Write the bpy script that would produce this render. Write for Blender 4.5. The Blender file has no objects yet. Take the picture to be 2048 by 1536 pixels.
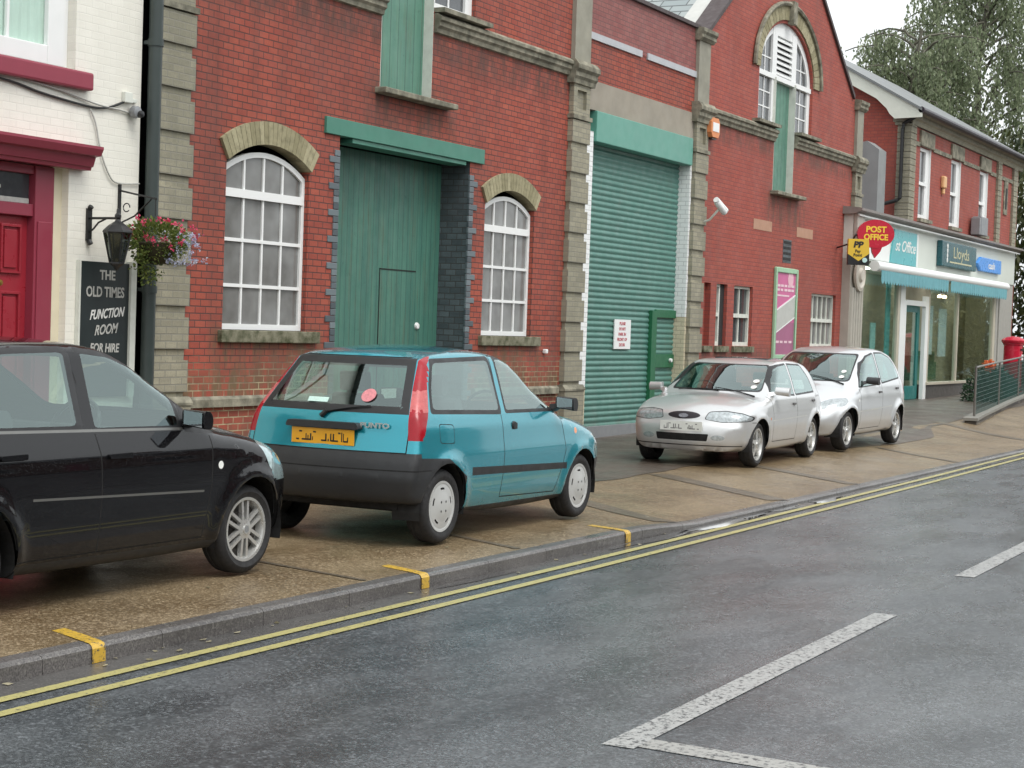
import bpy, bmesh, math, random
import numpy as np
from mathutils import Vector, Matrix
from mathutils.geometry import tessellate_polygon
random.seed(7)
PI = math.pi
scene = bpy.context.scene

# ------------------------------------------------------------------ camera
R = [[0.4700234, -0.01323832, 0.88255467], [-0.88200034, -0.0455169, 0.46904543], [0.03396178, -0.99887585, -0.03307021]]
cam_d = bpy.data.cameras.new('camera')
cam = bpy.data.objects.new('camera', cam_d)
scene.collection.objects.link(cam)
M = Matrix.Identity(4)
for i in range(3):
    M[i][0] = R[i][0]; M[i][1] = -R[i][1]; M[i][2] = -R[i][2]
M[0][3], M[1][3], M[2][3] = 0, 0, 1.70
cam.matrix_world = M
cam_d.sensor_width = 36; cam_d.lens = 3500 / 2048 * 36
cam_d.clip_start = .1; cam_d.clip_end = 1500
scene.camera = cam
# ------------------------------------------------------------------ sky and light (overcast, raining)
SUN_EL, SUN_ROT = math.radians(58), math.radians(200)
w = bpy.data.worlds.new('World'); scene.world = w; w.use_nodes = True
nt = w.node_tree; nt.nodes.clear()
out = nt.nodes.new('ShaderNodeOutputWorld'); bg = nt.nodes.new('ShaderNodeBackground')
sky = nt.nodes.new('ShaderNodeTexSky'); sky.sky_type = 'NISHITA'; sky.sun_disc = False
sky.sun_elevation = SUN_EL; sky.sun_rotation = SUN_ROT; sky.dust_density = 6; sky.air_density = 1.2; sky.ozone_density = 1
hsv = nt.nodes.new('ShaderNodeHueSaturation'); hsv.inputs['Saturation'].default_value = .16
mx = nt.nodes.new('ShaderNodeMix'); mx.data_type = 'RGBA'; mx.inputs[0].default_value = .55
mx.inputs[7].default_value = (9.2, 9.6, 9.8, 1)           # the cloud layer
nt.links.new(sky.outputs[0], hsv.inputs['Color']); nt.links.new(hsv.outputs[0], mx.inputs[6])
nt.links.new(mx.outputs[2], bg.inputs['Color']); bg.inputs['Strength'].default_value = .13
nt.links.new(bg.outputs[0], out.inputs['Surface'])
sd = bpy.data.lights.new('sun', 'SUN'); sd.energy = .9; sd.angle = math.radians(25); sd.color = (1, .97, .92)
sun = bpy.data.objects.new('sun', sd); scene.collection.objects.link(sun)
sdir = Vector((math.sin(SUN_ROT) * math.cos(SUN_EL), math.cos(SUN_ROT) * math.cos(SUN_EL), math.sin(SUN_EL)))
sun.rotation_euler = sdir.to_track_quat('Z', 'Y').to_euler()
vs = scene.view_settings; vs.view_transform = 'Standard'; vs.look = 'None'; vs.exposure = 0.52; vs.gamma = 1
vs.use_curve_mapping = False
scene.render.engine = 'CYCLES'
scene.cycles.max_bounces = 8; scene.cycles.transparent_max_bounces = 12

# ------------------------------------------------------------------ materials
class NT:
    def __init__(s, name):
        s.m = bpy.data.materials.new(name); s.m.use_nodes = True; s.t = s.m.node_tree; s.t.nodes.clear()
        s.o = s.n('ShaderNodeOutputMaterial'); s.b = s.n('ShaderNodeBsdfPrincipled'); s.l(s.b.outputs[0], s.o.inputs[0])
    def n(s, k, **kw):
        x = s.t.nodes.new(k)
        for a, v in kw.items(): setattr(x, a, v)
        return x
    def l(s, a, b): s.t.links.new(a, b)
    def pos(s): return s.n('ShaderNodeNewGeometry').outputs['Position']
    def noise(s, scale, detail=3, rough=.55, vec=None, sc3=None):
        n = s.n('ShaderNodeTexNoise'); n.inputs['Scale'].default_value = scale; n.inputs['Detail'].default_value = detail; n.inputs['Roughness'].default_value = rough
        v = vec if vec is not None else s.pos()
        if sc3:
            m = s.n('ShaderNodeMapping'); m.inputs['Scale'].default_value = sc3; s.l(v, m.inputs[0]); v = m.outputs[0]
        s.l(v, n.inputs['Vector']); return n.outputs[0]
    def ramp(s, f, stops):
        r = s.n('ShaderNodeValToRGB'); e = r.color_ramp.elements
        while len(e) < len(stops): e.new(.5)
        for k, (p, c) in zip(e, stops):
            k.position = p; k.color = (c, c, c, 1) if isinstance(c, (int, float)) else (*c, 1)
        s.l(f, r.inputs[0]); return r.outputs[0]
    def mix(s, f, a, b, mode='MIX'):
        m = s.n('ShaderNodeMix', data_type='RGBA', blend_type=mode)
        for sock, v in ((m.inputs[0], f), (m.inputs[6], a), (m.inputs[7], b)):
            if isinstance(v, (int, float)): sock.default_value = v
            elif isinstance(v, tuple): sock.default_value = (*v, 1)
            else: s.l(v, sock)
        return m.outputs[2]
    def math(s, op, a, b=0.):
        m = s.n('ShaderNodeMath', operation=op)
        for sock, v in ((m.inputs[0], a), (m.inputs[1], b)):
            if isinstance(v, (int, float)): sock.default_value = v
            else: s.l(v, sock)
        return m.outputs[0]
    def bump(s, h, strength=.3, dist=.01):
        b = s.n('ShaderNodeBump'); b.inputs['Strength'].default_value = strength; b.inputs['Distance'].default_value = dist
        s.l(h, b.inputs['Height']); s.l(b.outputs[0], s.b.inputs['Normal'])
    def set(s, **kw):
        names = dict(color='Base Color', rough='Roughness', metal='Metallic', spec='Specular IOR Level', coat='Coat Weight', coatr='Coat Roughness', trans='Transmission Weight', ior='IOR', alpha='Alpha', emis='Emission Color', es='Emission Strength')
        for k, v in kw.items():
            i = s.b.inputs[names[k]]
            if isinstance(v, (int, float)): i.default_value = v
            elif isinstance(v, tuple): i.default_value = (*v, 1)
            else: s.l(v, i)
        return s.m

_cache = {}
def P(name, color, rough=.6, metal=0, var=.12, scale=6, **kw):
    """plain material with faint tonal variation and a little unevenness in its gloss"""
    if name in _cache: return _cache[name]
    t = NT(name)
    c = t.mix(t.noise(scale, 4), tuple(max(0, x * (1 - var)) for x in color), tuple(min(1, x * (1 + var)) for x in color))
    r = t.ramp(t.noise(scale * 1.7, 3), [(.3, max(.02, rough * .8)), (.7, min(1, rough * 1.2))])
    _cache[name] = t.set(color=c, rough=r, metal=metal, **kw); return _cache[name]

def brick(name, c1, c2, mortar, mortar_low=None, stain=(.35, .32, .26), stain_amt=.5, bumps=.5, width=.172, row=.0717, mort=.007, sq=False, rough=.75, dark=.5, marks=()):
    t = NT(name)
    sep = t.n('ShaderNodeSeparateXYZ'); t.l(t.pos(), sep.inputs[0])
    u = t.math('ADD', sep.outputs[0], sep.outputs[1])
    cb = t.n('ShaderNodeCombineXYZ'); t.l(u, cb.inputs[0]); t.l(sep.outputs[2], cb.inputs[1])
    b = t.n('ShaderNodeTexBrick'); t.l(cb.outputs[0], b.inputs['Vector'])
    b.inputs['Scale'].default_value = 1; b.inputs['Brick Width'].default_value = width; b.inputs['Row Height'].default_value = row
    b.inputs['Mortar Size'].default_value = mort; b.inputs['Mortar Smooth'].default_value = .3; b.inputs['Bias'].default_value = -.1
    b.offset = .5; b.squash_frequency = 2; b.squash = .5 if sq else 1
    b.inputs['Color1'].default_value = (0, 0, 0, 1); b.inputs['Color2'].default_value = (1, 1, 1, 1); b.inputs['Mortar'].default_value = (.5, .5, .5, 1)
    var = t.mix(.6, b.outputs['Color'], t.noise(9, 2, vec=cb.outputs[0], sc3=(.5, 1.5, 1)))
    col = t.mix(t.ramp(var, [(.25, 0.), (.75, 1.)]), c1, c2)
    col = t.mix(t.ramp(t.noise(60, 3), [(.35, .0), (.75, .35)]), col, tuple(x * dark for x in c1))
    # slow tonal drift over the wall and vertical weather streaks (their own shapes)
    col = t.mix(t.ramp(t.noise(.55, 4), [(.42, 0.), (.72, stain_amt * .55)]), col, stain)
    col = t.mix(t.ramp(t.noise(1., 4, sc3=(2.2, 2.2, .22)), [(.5, 0.), (.78, stain_amt)]), col, stain)
    def soft(v, a0, b0, e):      # 1 inside a..b fading over e
        up = t.math('MINIMUM', t.math('MAXIMUM', t.math('DIVIDE', t.math('SUBTRACT', v, a0 - e), e), 0.), 1.); dn = t.math('MINIMUM', t.math('MAXIMUM', t.math('DIVIDE', t.math('SUBTRACT', b0 + e, v), e), 0.), 1.)
        return t.math('MULTIPLY', up, dn)
    for (x0, x1, z0, z1, e, sc) in marks:      # run-off stains below sills and ledges
        k = t.math('MULTIPLY', soft(sep.outputs[0], x0, x1, e * .5), soft(sep.outputs[2], z0, z1, e))
        k = t.math('MULTIPLY', k, t.ramp(t.noise(4.5, 5, .65, sc3=(1.6, 1.6, .5)), [(.36, 0.), (.6, .8)])); col = t.mix(k, col, sc)
    mc = mortar
    if mortar_low:
        k = t.ramp(t.math('ADD', sep.outputs[2], t.math('MULTIPLY', t.noise(1.3, 3), .5)), [(0, 1.), (1., 0.)])
        zz = t.math('ADD', sep.outputs[2], t.math('MULTIPLY', t.noise(1.1, 3), .9))
        k = t.ramp(t.math('SUBTRACT', zz, 1.35), [(.0, 1.), (.45, 0.)])
        k = t.math('MULTIPLY', k, t.ramp(t.noise(5, 3), [(.3, .25), (.6, 1.)]))
        mc = t.mix(k, mortar, mortar_low)
    full = t.mix(b.outputs['Fac'], col, mc)
    t.bump(t.math('SUBTRACT', t.math('MULTIPLY', t.noise(70, 3), .35), b.outputs['Fac']), bumps, .006)
    return t.set(color=full, rough=t.ramp(t.noise(3, 3), [(.3, rough - .12), (.7, rough + .1)]))

RED = brick('red_brick', (.30, .058, .037), (.41, .092, .053), (.085, .035, .03), (.42, .36, .22), stain=(.12, .045, .035), stain_amt=.7, marks=((14.5, 16.4, 1.1, 1.42, .3, (.10, .085, .045)), (20.1, 21.8, 1.1, 1.42, .3, (.10, .085, .045)), (13.9, 22.5, 5.05, 5.26, .25, (.07, .04, .03)), (17.3, 19.2, 4.1, 4.4, .35, (.08, .045, .03)), (13.9, 22.5, 0., .4, .3, (.09, .07, .045)), (13.9, 22.5, .8, 1.0, .15, (.12, .10, .05))))
RED2 = brick('rebuilt_red_brick', (.25, .075, .07), (.33, .115, .10), (.15, .075, .07), stain=(.2, .12, .11), stain_amt=.5)
RED3 = brick('far_red_brick', (.33, .066, .048), (.41, .092, .06), (.20, .06, .05), stain=(.15, .055, .04), stain_amt=.5, marks=((31.0, 33.0, 3.9, 4.3, .3, (.10, .06, .04)), (27.6, 35.9, 5.1, 5.26, .2, (.10, .05, .035)), (27.9, 35.6, 1.1, 1.36, .2, (.10, .06, .04)), (27.6, 36, 0., .5, .3, (.10, .07, .05))))
PALE = brick('gault_brick', (.29, .27, .20), (.40, .37, .27), (.22, .21, .17), stain=(.13, .13, .095), stain_amt=.7, rough=.85)
BLUEB = brick('blue_engineering_brick', (.06, .075, .085), (.12, .15, .165), (.05, .05, .05), stain=(.05, .05, .05), stain_amt=.3, rough=.45, width=.155, row=.0777)
WHITEB = brick('white_painted_brick', (.80, .78, .70), (.86, .84, .76), (.74, .72, .65), stain=(.62, .60, .52), stain_amt=.35, bumps=.35, mort=.005, rough=.55, dark=.9)
JAMBW = brick('white_jamb_brick', (.80, .82, .82), (.85, .86, .85), (.55, .56, .56), stain=(.7, .68, .6), stain_amt=.25, mort=.006, dark=.85)
STONE = NT('weathered_stone')
_c = STONE.mix(STONE.ramp(STONE.noise(7, 6), [(.35, 0.), (.65, 1.)]), (.12, .115, .085), (.31, .29, .22))
_c = STONE.mix(STONE.ramp(STONE.noise(2.5, 4), [(.5, 0.), (.75, .8)]), _c, (.09, .085, .06))
STONE.bump(STONE.noise(40, 4), .4, .01); STONE = STONE.set(color=_c, rough=.85)
MOSS = NT('mossy_sill_stone')
_c = MOSS.mix(MOSS.ramp(MOSS.noise(9, 5), [(.35, 0.), (.62, 1.)]), (.06, .065, .03), (.21, .20, .14))
MOSS.bump(MOSS.noise(50, 4), .5, .01); MOSS = MOSS.set(color=_c, rough=.9)
CONC = P('concrete_lintel', (.30, .27, .22), .85, var=.28, scale=2.5)
VOUS = NT('arch_brick')
g = VOUS.n('ShaderNodeNewGeometry')
_c = VOUS.mix(g.outputs['Random Per Island'], (.25, .225, .13), (.38, .345, .22))
_c = VOUS.mix(VOUS.ramp(VOUS.noise(12, 4), [(.45, 0.), (.7, .6)]), _c, (.14, .125, .07)); VOUS.bump(VOUS.noise(60, 3), .4, .005); VOUS = VOUS.set(color=_c, rough=.85)
BLUEQ = NT('blue_quoin_brick')
g = BLUEQ.n('ShaderNodeNewGeometry')
_c = BLUEQ.mix(g.outputs['Random Per Island'], (.05, .065, .075), (.15, .185, .20)); BLUEQ = BLUEQ.set(color=_c, rough=.42)

def planks(name, col, col2, w_=.115, rough=.5, axis=0):
    t = NT(name); sep = t.n('ShaderNodeSeparateXYZ'); t.l(t.pos(), sep.inputs[0])
    f = t.math('FRACT', t.math('DIVIDE', sep.outputs[axis], w_))
    groove = t.math('LESS_THAN', t.math('ABSOLUTE', t.math('SUBTRACT', f, .5)), .06)
    c = t.mix(t.ramp(t.noise(3.2, 5, sc3=(3., 3, .35)), [(.3, 0.), (.7, 1.)]), col, col2)
    c = t.mix(t.math('MULTIPLY', groove, .55), c, tuple(x * .45 for x in col))
    c = t.mix(t.ramp(t.noise(5, 5, .7, sc3=(3., 3, .25)), [(.52, 0.), (.72, .5)]), c, (.11, .10, .055)); c = t.mix(t.ramp(t.noise(14, 4, .7), [(.62, 0.), (.75, .6)]), c, tuple(x * .5 for x in col))
    t.bump(t.math('SUBTRACT', 1., groove), .5, .008)
    return t.set(color=c, rough=t.ramp(t.noise(6, 3), [(.3, rough - .1), (.7, rough + .15)]))
GDOOR = planks('green_door_boards', (.042, .14, .110), (.072, .195, .145))
GHATCH = planks('green_hatch_boards', (.075, .19, .145), (.11, .25, .18), .18)
GPAINT = P('green_paint', (.055, .20, .145), .45, var=.18, scale=3)
GBOX = P('green_shutter_box', (.10, .30, .235), .4, var=.1, scale=3)
_t = NT('green_shutter_slats'); _s = _t.n('ShaderNodeSeparateXYZ'); _t.l(_t.pos(), _s.inputs[0])
_c = _t.mix(_t.noise(2, 4), (.072, .185, .155), (.098, .235, .195)); _c = _t.mix(_t.ramp(_t.math('ADD', _s.outputs[2], _t.math('MULTIPLY', _t.noise(3, 5, .65), 1.3)), [(.35, .55), (1.25, 0.)] if 0 else [(.55, .5), (1., 0.)]), _c, (.10, .095, .07))
_c = _t.mix(_t.ramp(_t.noise(7, 5, .7, sc3=(1.5, 1.5, .3)), [(.55, 0.), (.75, .45)]), _c, (.16, .20, .17)); GSLAT = _t.set(color=_c, rough=_t.ramp(_t.noise(5, 3), [(.3, .32), (.7, .6)]))
GDARK = P('dark_green_paint', (.012, .12, .05), .45, var=.15)
WHITE = P('white_paint', (.78, .79, .78), .45, var=.05, scale=4)
WORNW = P('worn_white_paint', (.62, .64, .58), .6, var=.22, scale=9)
CREAM = P('cream_paint', (.68, .62, .46), .55, var=.1)
MAROON = P('maroon_paint', (.26, .035, .06), .4, var=.1)
RDOOR = P('red_door_paint', (.30, .022, .035), .32, var=.12)
BLACK = P('black_metal', (.012, .013, .014), .35, var=.2)
PIPE = P('drainpipe_paint', (.035, .048, .045), .4, var=.2)
GREYM = P('grey_metal', (.26, .27, .28), .45, metal=.3)
LEAD = P('lead_sheet', (.42, .43, .45), .5, var=.15)
BRASS = P('brass', (.45, .30, .08), .3, metal=1)
DARK = P('dark_interior', (.02, .02, .02), .8)
COPING = P('dark_coping', (.07, .055, .055), .7, var=.2)
YEL = P('yellow_sign', (.70, .47, .04), .4, var=.04)
REDS = P('red_sign', (.50, .015, .04), .25, var=.05)
INKB = P('black_lettering', (.015, .015, .015), .5)
INKW = P('white_lettering', (.75, .75, .72), .5)
INKG = P('grey_lettering', (.45, .45, .42), .6, var=.3, scale=30)
INKR = P('red_lettering', (.45, .08, .10), .5)
INKY = P('yellow_lettering', (.85, .60, .05), .4)
CHALK = P('sign_board_green', (.012, .02, .021), .4, var=.15)

def windowglass(name, tint, rough=.06, dirt=.4, tint2=None):
    t = NT(name)
    c = t.mix(t.ramp(t.noise(1.6, 3), [(.35, 0.), (.65, 1.)]), tint, tint2 or tuple(x * 1.3 for x in tint))
    c = t.mix(t.ramp(t.noise(14, 4), [(.5, 0.), (.8, dirt)]), c, tuple(min(1, x * 1.5 + .03) for x in tint))
    return t.set(color=c, rough=t.ramp(t.noise(5, 2), [(.3, rough), (.7, rough * 2.2)]), spec=.5, coat=.35, coatr=.03)
FROST = windowglass('obscured_pane', (.11, .108, .10), .12, tint2=(.235, .24, .235))
DGLASS = windowglass('dark_pane', (.05, .055, .06), .05)

def clearglass(name, tint, t_amt, minr=.0):
    t = NT(name); t.t.nodes.remove(t.b)
    tr = t.n('ShaderNodeBsdfTransparent'); tr.inputs[0].default_value = (*tint, 1)
    gl = t.n('ShaderNodeBsdfGlossy'); gl.inputs['Roughness'].default_value = .015; gl.inputs[0].default_value = (.82, .97, .95, 1)
    fr = t.n('ShaderNodeFresnel'); bf = t.n('ShaderNodeNewGeometry').outputs['Backfacing']; t.l(t.math('SUBTRACT', 1.62, t.math('MULTIPLY', bf, 1.62 - 1 / 1.62)), fr.inputs['IOR'])
    f = t.math('MINIMUM', t.math('ADD', t.math('MULTIPLY', fr.outputs[0], t_amt), minr), 1.)
    m = t.n('ShaderNodeMixShader'); t.l(f, m.inputs[0]); t.l(tr.outputs[0], m.inputs[1]); t.l(gl.outputs[0], m.inputs[2]); t.l(m.outputs[0], t.o.inputs[0]); return t.m
CARGLASS = clearglass('car_glass', (.66, .80, .76), 2.0, .05)
SHOPGLASS = clearglass('shop_glass', (.88, .93, .90), .8, .0)

# ------------------------------------------------------------------ mesh helpers
def wloc(o):
    v = Vector((0, 0, 0))
    while o is not None: v += o.location; o = o.parent
    return v
class MB:
    def __init__(s): s.v = []; s.f = []; s.mi = []; s.cur = 0
    def quad(s, *p):
        n = len(s.v); s.v += [tuple(q) for q in p]; s.f.append(tuple(range(n, n + len(p)))); s.mi.append(s.cur); return s
    def box(s, x0, x1, y0, y1, z0, z1):
        n = len(s.v)
        s.v += [(x0, y0, z0), (x1, y0, z0), (x1, y1, z0), (x0, y1, z0), (x0, y0, z1), (x1, y0, z1), (x1, y1, z1), (x0, y1, z1)]
        for q in ((0, 3, 2, 1), (4, 5, 6, 7), (0, 1, 5, 4), (1, 2, 6, 5), (2, 3, 7, 6), (3, 0, 4, 7)):
            s.f.append(tuple(n + i for i in q)); s.mi.append(s.cur)
        return s
    def prism(s, pts, fa, fb):
        """closed prism between two mapped copies of the outline"""
        n = len(s.v); k = len(pts)
        s.v += [tuple(fa(p)) for p in pts] + [tuple(fb(p)) for p in pts]
        tris = tessellate_polygon([[Vector((p[0], p[1], 0)) for p in pts]])
        for t in tris:
            s.f.append(tuple(n + i for i in t)); s.mi.append(s.cur)
            s.f.append(tuple(n + k + i for i in reversed(t))); s.mi.append(s.cur)
        for i in range(k):
            j = (i + 1) % k; s.f.append((n + i, n + j, n + k + j, n + k + i)); s.mi.append(s.cur)
        return s
    def xz(s, pts, y0, y1): return s.prism(pts, lambda p: (p[0], y0, p[1]), lambda p: (p[0], y1, p[1]))
    def yz(s, pts, x0, x1): return s.prism(pts, lambda p: (x0, p[0], p[1]), lambda p: (x1, p[0], p[1]))
    def xy(s, pts, z0, z1): return s.prism(pts, lambda p: (p[0], p[1], z0), lambda p: (p[0], p[1], z1))
    def tube(s, path, r, seg=8, close=False):
        path = [Vector(p) for p in path]; n0 = len(s.v); K = len(path)
        rr = r if isinstance(r, (list, tuple)) else [r] * K
        up = Vector((0, 0, 1))
        for i, p in enumerate(path):
            a = path[(i - 1) % K] if (i or close) else p; b = path[(i + 1) % K] if (i < K - 1 or close) else p
            d = (b - a).normalized(); u = d.cross(up)
            if u.length < .05: u = d.cross(Vector((1, 0, 0)))
            u.normalize(); v = d.cross(u)
            for j in range(seg):
                t = 2 * PI * j / seg; s.v.append(tuple(p + (u * math.cos(t) + v * math.sin(t)) * rr[i]))
        for i in range(K if close else K - 1):
            for j in range(seg):
                a = n0 + i * seg; b = n0 + ((i + 1) % K) * seg; k = (j + 1) % seg
                s.f.append((a + j, a + k, b + k, b + j)); s.mi.append(s.cur)
        if not close:
            s.f.append(tuple(n0 + j for j in range(seg))); s.mi.append(s.cur)
            s.f.append(tuple(n0 + (K - 1) * seg + j for j in reversed(range(seg)))); s.mi.append(s.cur)
        return s
    def lathe(s, prof, c=(0, 0, 0), axis='z', seg=24, arc=None):
        """prof: (radius, height) list turned round the axis through c"""
        n0 = len(s.v); c = Vector(c); full = arc is None; A = (0, 2 * PI) if full else arc; ns = seg if full else seg + 1
        for (r, h) in prof:
            for j in range(ns):
                t = A[0] + (A[1] - A[0]) * j / seg; a, b = r * math.cos(t), r * math.sin(t)
                o = {'z': (a, b, h), 'y': (a, h, b), 'x': (h, a, b)}[axis]; s.v.append(tuple(c + Vector(o)))
        for i in range(len(prof) - 1):
            for j in range(seg):
                k = (j + 1) % ns if full else j + 1
                s.f.append((n0 + i * ns + j, n0 + i * ns + k, n0 + (i + 1) * ns + k, n0 + (i + 1) * ns + j)); s.mi.append(s.cur)
        return s
    def build(s, name, mats, parent=None, smooth=False, world=True, bevel=0, **tags):
        me = bpy.data.meshes.new(name)
        off = wloc(parent) if (parent is not None and world) else Vector((0, 0, 0))
        me.from_pydata([tuple(Vector(p) - off) for p in s.v], [], s.f)
        if not isinstance(mats, (list, tuple)): mats = [mats]
        for m in mats: me.materials.append(m)
        me.polygons.foreach_set('material_index', [min(i, len(mats) - 1) for i in s.mi])
        bm = bmesh.new(); bm.from_mesh(me)
        bmesh.ops.remove_doubles(bm, verts=bm.verts, dist=.0002)
        bmesh.ops.recalc_face_normals(bm, faces=bm.faces)
        bm.to_mesh(me); bm.free()
        if smooth:
            me.polygons.foreach_set('use_smooth', [True] * len(me.polygons))
            if smooth != 'all': me.set_sharp_from_angle(angle=math.radians(40))
        o = bpy.data.objects.new(name, me); scene.collection.objects.link(o)
        if parent is not None: o.parent = parent
        if bevel:
            b = o.modifiers.new('bevel', 'BEVEL'); b.width = bevel; b.segments = 2; b.limit_method = 'ANGLE'; b.angle_limit = math.radians(40)
        for k, v in tags.items(): o[k] = v
        return o
def thing(name, label, cat, loc=(0, 0, 0), rz=0, group=None):
    o = bpy.data.objects.new(name, None); scene.collection.objects.link(o); o.location = loc; o.rotation_euler = (0, 0, rz)
    o.empty_display_size = .2; o['label'] = label; o['category'] = cat
    if group: o['group'] = group
    return o
def text(name, s, size, mat, origin, xdir, zdir, parent=None, ext=.004, align='CENTER', shear=0, spacing=1., sx=1, bold=0, **tags):
    """lettering as a mesh standing in the plane spanned by xdir / zdir"""
    c = bpy.data.curves.new(name, 'FONT'); c.body = s; c.size = size; c.extrude = ext; c.align_x = align; c.align_y = 'CENTER'; c.shear = shear
    c.space_character = spacing; c.offset = bold; c.resolution_u = 3
    o = bpy.data.objects.new('tmp', c); scene.collection.objects.link(o)
    dg = bpy.context.evaluated_depsgraph_get(); me = bpy.data.meshes.new_from_object(o.evaluated_get(dg))
    bpy.data.objects.remove(o); X = Vector(xdir).normalized(); Z = Vector(zdir).normalized(); Y = Z.cross(X)
    mt = Matrix((X * sx, Z, X.cross(Z))).transposed().to_4x4(); mt.translation = Vector(origin) - (wloc(parent) if parent else Vector((0, 0, 0)))
    me.transform(mt); me.materials.clear(); me.materials.append(mat); me.name = name
    r = bpy.data.objects.new(name, me); scene.collection.objects.link(r)
    if parent is not None: r.parent = parent
    for k, v in tags.items(): r[k] = v
    return r
def arc(x0, x1, z, rise, n=14, z2=None):
    """segmental arch from (x0,z) to (x1,z)"""
    h = (x1 - x0) / 2; r = (h * h + rise * rise) / (2 * rise); c = (x0 + x1) / 2; a = math.asin(h / r)
    return [(c + r * math.sin(-a + 2 * a * i / n), z + rise - r + r * math.cos(-a + 2 * a * i / n)) for i in range(n + 1)]
def ell(c, z, a, b, n=24): return [(c - a * math.cos(PI * i / n), z + b * math.sin(PI * i / n)) for i in range(n + 1)]
def wall_xz(mb, outer, holes, y, depth, back=True):
    """wall face with openings and their reveals, facing -y"""
    loops = [[Vector((p[0], p[1], 0)) for p in l] for l in [outer] + holes]
    flat = [p for l in loops for p in l]; n = len(mb.v)
    mb.v += [(p[0], y, p[1]) for p in flat]
    for t in tessellate_polygon(loops): mb.f.append(tuple(n + i for i in t)); mb.mi.append(mb.cur)
    for l in holes:
        for i in range(len(l)):
            a, b = l[i], l[(i + 1) % len(l)]
            mb.quad((a[0], y, a[1]), (b[0], y, b[1]), (b[0], y + depth, b[1]), (a[0], y + depth, a[1]))
def H_ground(x, y):
    k = max(0., min(1., (y - 6.4) / 2.6)); k = k * k * (3 - 2 * k)
    return max(0., x - 23.) * .0135 * k

# ------------------------------------------------------------------ ground
YW = 11.2                                   # facade line
def kerb_h(x):                              # height of the kerb top above z=0 (dropped past the last yellow mark)
    t = max(0., min(1., (x - 13.9) / 1.2)); return -.055 * t
def asphalt(name, base, base2, r0, r1, speck, sp_amt, patch=.25, bumpd=.004, pscale=(1, 1, 1)):
    t = NT(name); p = t.pos()
    c = t.mix(t.ramp(t.noise(1.1, 5, .6, p, pscale), [(.40, 0.), (.60, 1.)]), base, base2)
    v = t.n('ShaderNodeTexVoronoi'); v.inputs['Scale'].default_value = 66; t.l(p, v.inputs['Vector'])
    c = t.mix(t.ramp(v.outputs['Color'], [(.50, 0.), (.85, sp_amt)]), c, speck)
    pk = t.math('MULTIPLY', t.ramp(t.noise(.9, 6, .7, p, pscale), [(.50, 0.), (.60, 1.)]), t.ramp(t.noise(26, 4, .7, p), [(.38, 0.), (.55, 1.)]))
    c = t.mix(t.math('MULTIPLY', pk, patch), c, tuple(x * .35 for x in base))
    c = t.mix(t.ramp(t.noise(95, 3, .6, p), [(.42, .0), (.62, .75)]), c, tuple(x * .45 for x in base))
    rr = t.ramp(t.noise(1.5, 5, .65, p, pscale), [(.36, r0), (.62, r1)])
    t.bump(t.mix(.5, t.noise(110, 3, .6, p), v.outputs['Distance']), .55, bumpd)
    return t.set(color=c, rough=rr, spec=.5)
ROADM = asphalt('wet_asphalt', (.050, .057, .063), (.118, .128, .136), .16, .36, (.22, .24, .255), .65, patch=.6, bumpd=.005, pscale=(.5, 1.2, 1))
TANM = asphalt('wet_tan_aggregate', (.145, .098, .050), (.235, .175, .100), .28, .5, (.46, .36, .23), .85, patch=.3, pscale=(.8, .8, 1))
FOREM = asphalt('wet_brown_asphalt', (.075, .058, .045), (.12, .098, .08), .28, .5, (.2, .165, .13), .7)
KERBM = asphalt('kerb_concrete', (.095, .088, .085), (.15, .14, .135), .22, .42, (.25, .24, .22), .5, bumpd=.002)
CHANM = asphalt('channel_concrete', (.075, .072, .07), (.115, .11, .105), .16, .36, (.2, .19, .18), .4, bumpd=.002)
JOINT = asphalt('trench_asphalt', (.105, .082, .055), (.155, .125, .088), .28, .5, (.3, .24, .17), .7)
def sheet(name, x0, x1, y0, y1, fz, mat, nx=2, ny=2, **tags):
    mb = MB(); n = 0
    for i in range(nx + 1):
        for j in range(ny + 1):
            x = x0 + (x1 - x0) * i / nx; y = y0 + (y1 - y0) * j / ny; mb.v.append((x, y, fz(x, y)))
    for i in range(nx):
        for j in range(ny):
            a = i * (ny + 1) + j; mb.f.append((a, a + ny + 1, a + ny + 2, a + 1)); mb.mi.append(0)
    return mb.build(name, mat, smooth='all', **tags)
sheet('ground', -400, 700, -400, 700, lambda x, y: -.16, P('soil', (.06, .065, .035), .9), kind='structure')
sheet('road', -60, 160, -8, 6.02, lambda x, y: -.1, ROADM, kind='structure')
def pave_z(x, y):
    k = max(0., min(1., (y - 6.15) / 2.2)); e = kerb_h(x); return e * (1 - k) + k * (H_ground(x, y) + .02 - .0 * x)
sheet('pavement', -30, 110, 6.15, 11.6, pave_z, TANM, 560, 22, kind='structure')
def fore_band():
    """darker asphalt along the walls, its front edge slightly ragged"""
    mb = MB(); xs = [16.2 + i * .4 for i in range(230)]
    for x in xs:
        e = 8.22 + .05 * math.sin(x * 1.3) + .03 * math.sin(x * 4.1) if x < 23.5 else 8.22 - .55 * min(1, (x - 23.5) / 4)
        if x > 30: e = 7.67 + .6 * min(1, (x - 30) / 2)
        if x > 33: e = 8.27 + min(1, (x - 33) / 5) * .3
        for j in range(9):
            y = e + (11.6 - e) * j / 8; mb.v.append((x, y, pave_z(x, y) + .005))
    for i in range(len(xs) - 1):
        for j in range(8):
            a = i * 9 + j; mb.f.append((a, a + 9, a + 10, a + 1)); mb.mi.append(0)
    mb.build('forecourt', FOREM, smooth='all', kind='structure')
fore_band()
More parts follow.
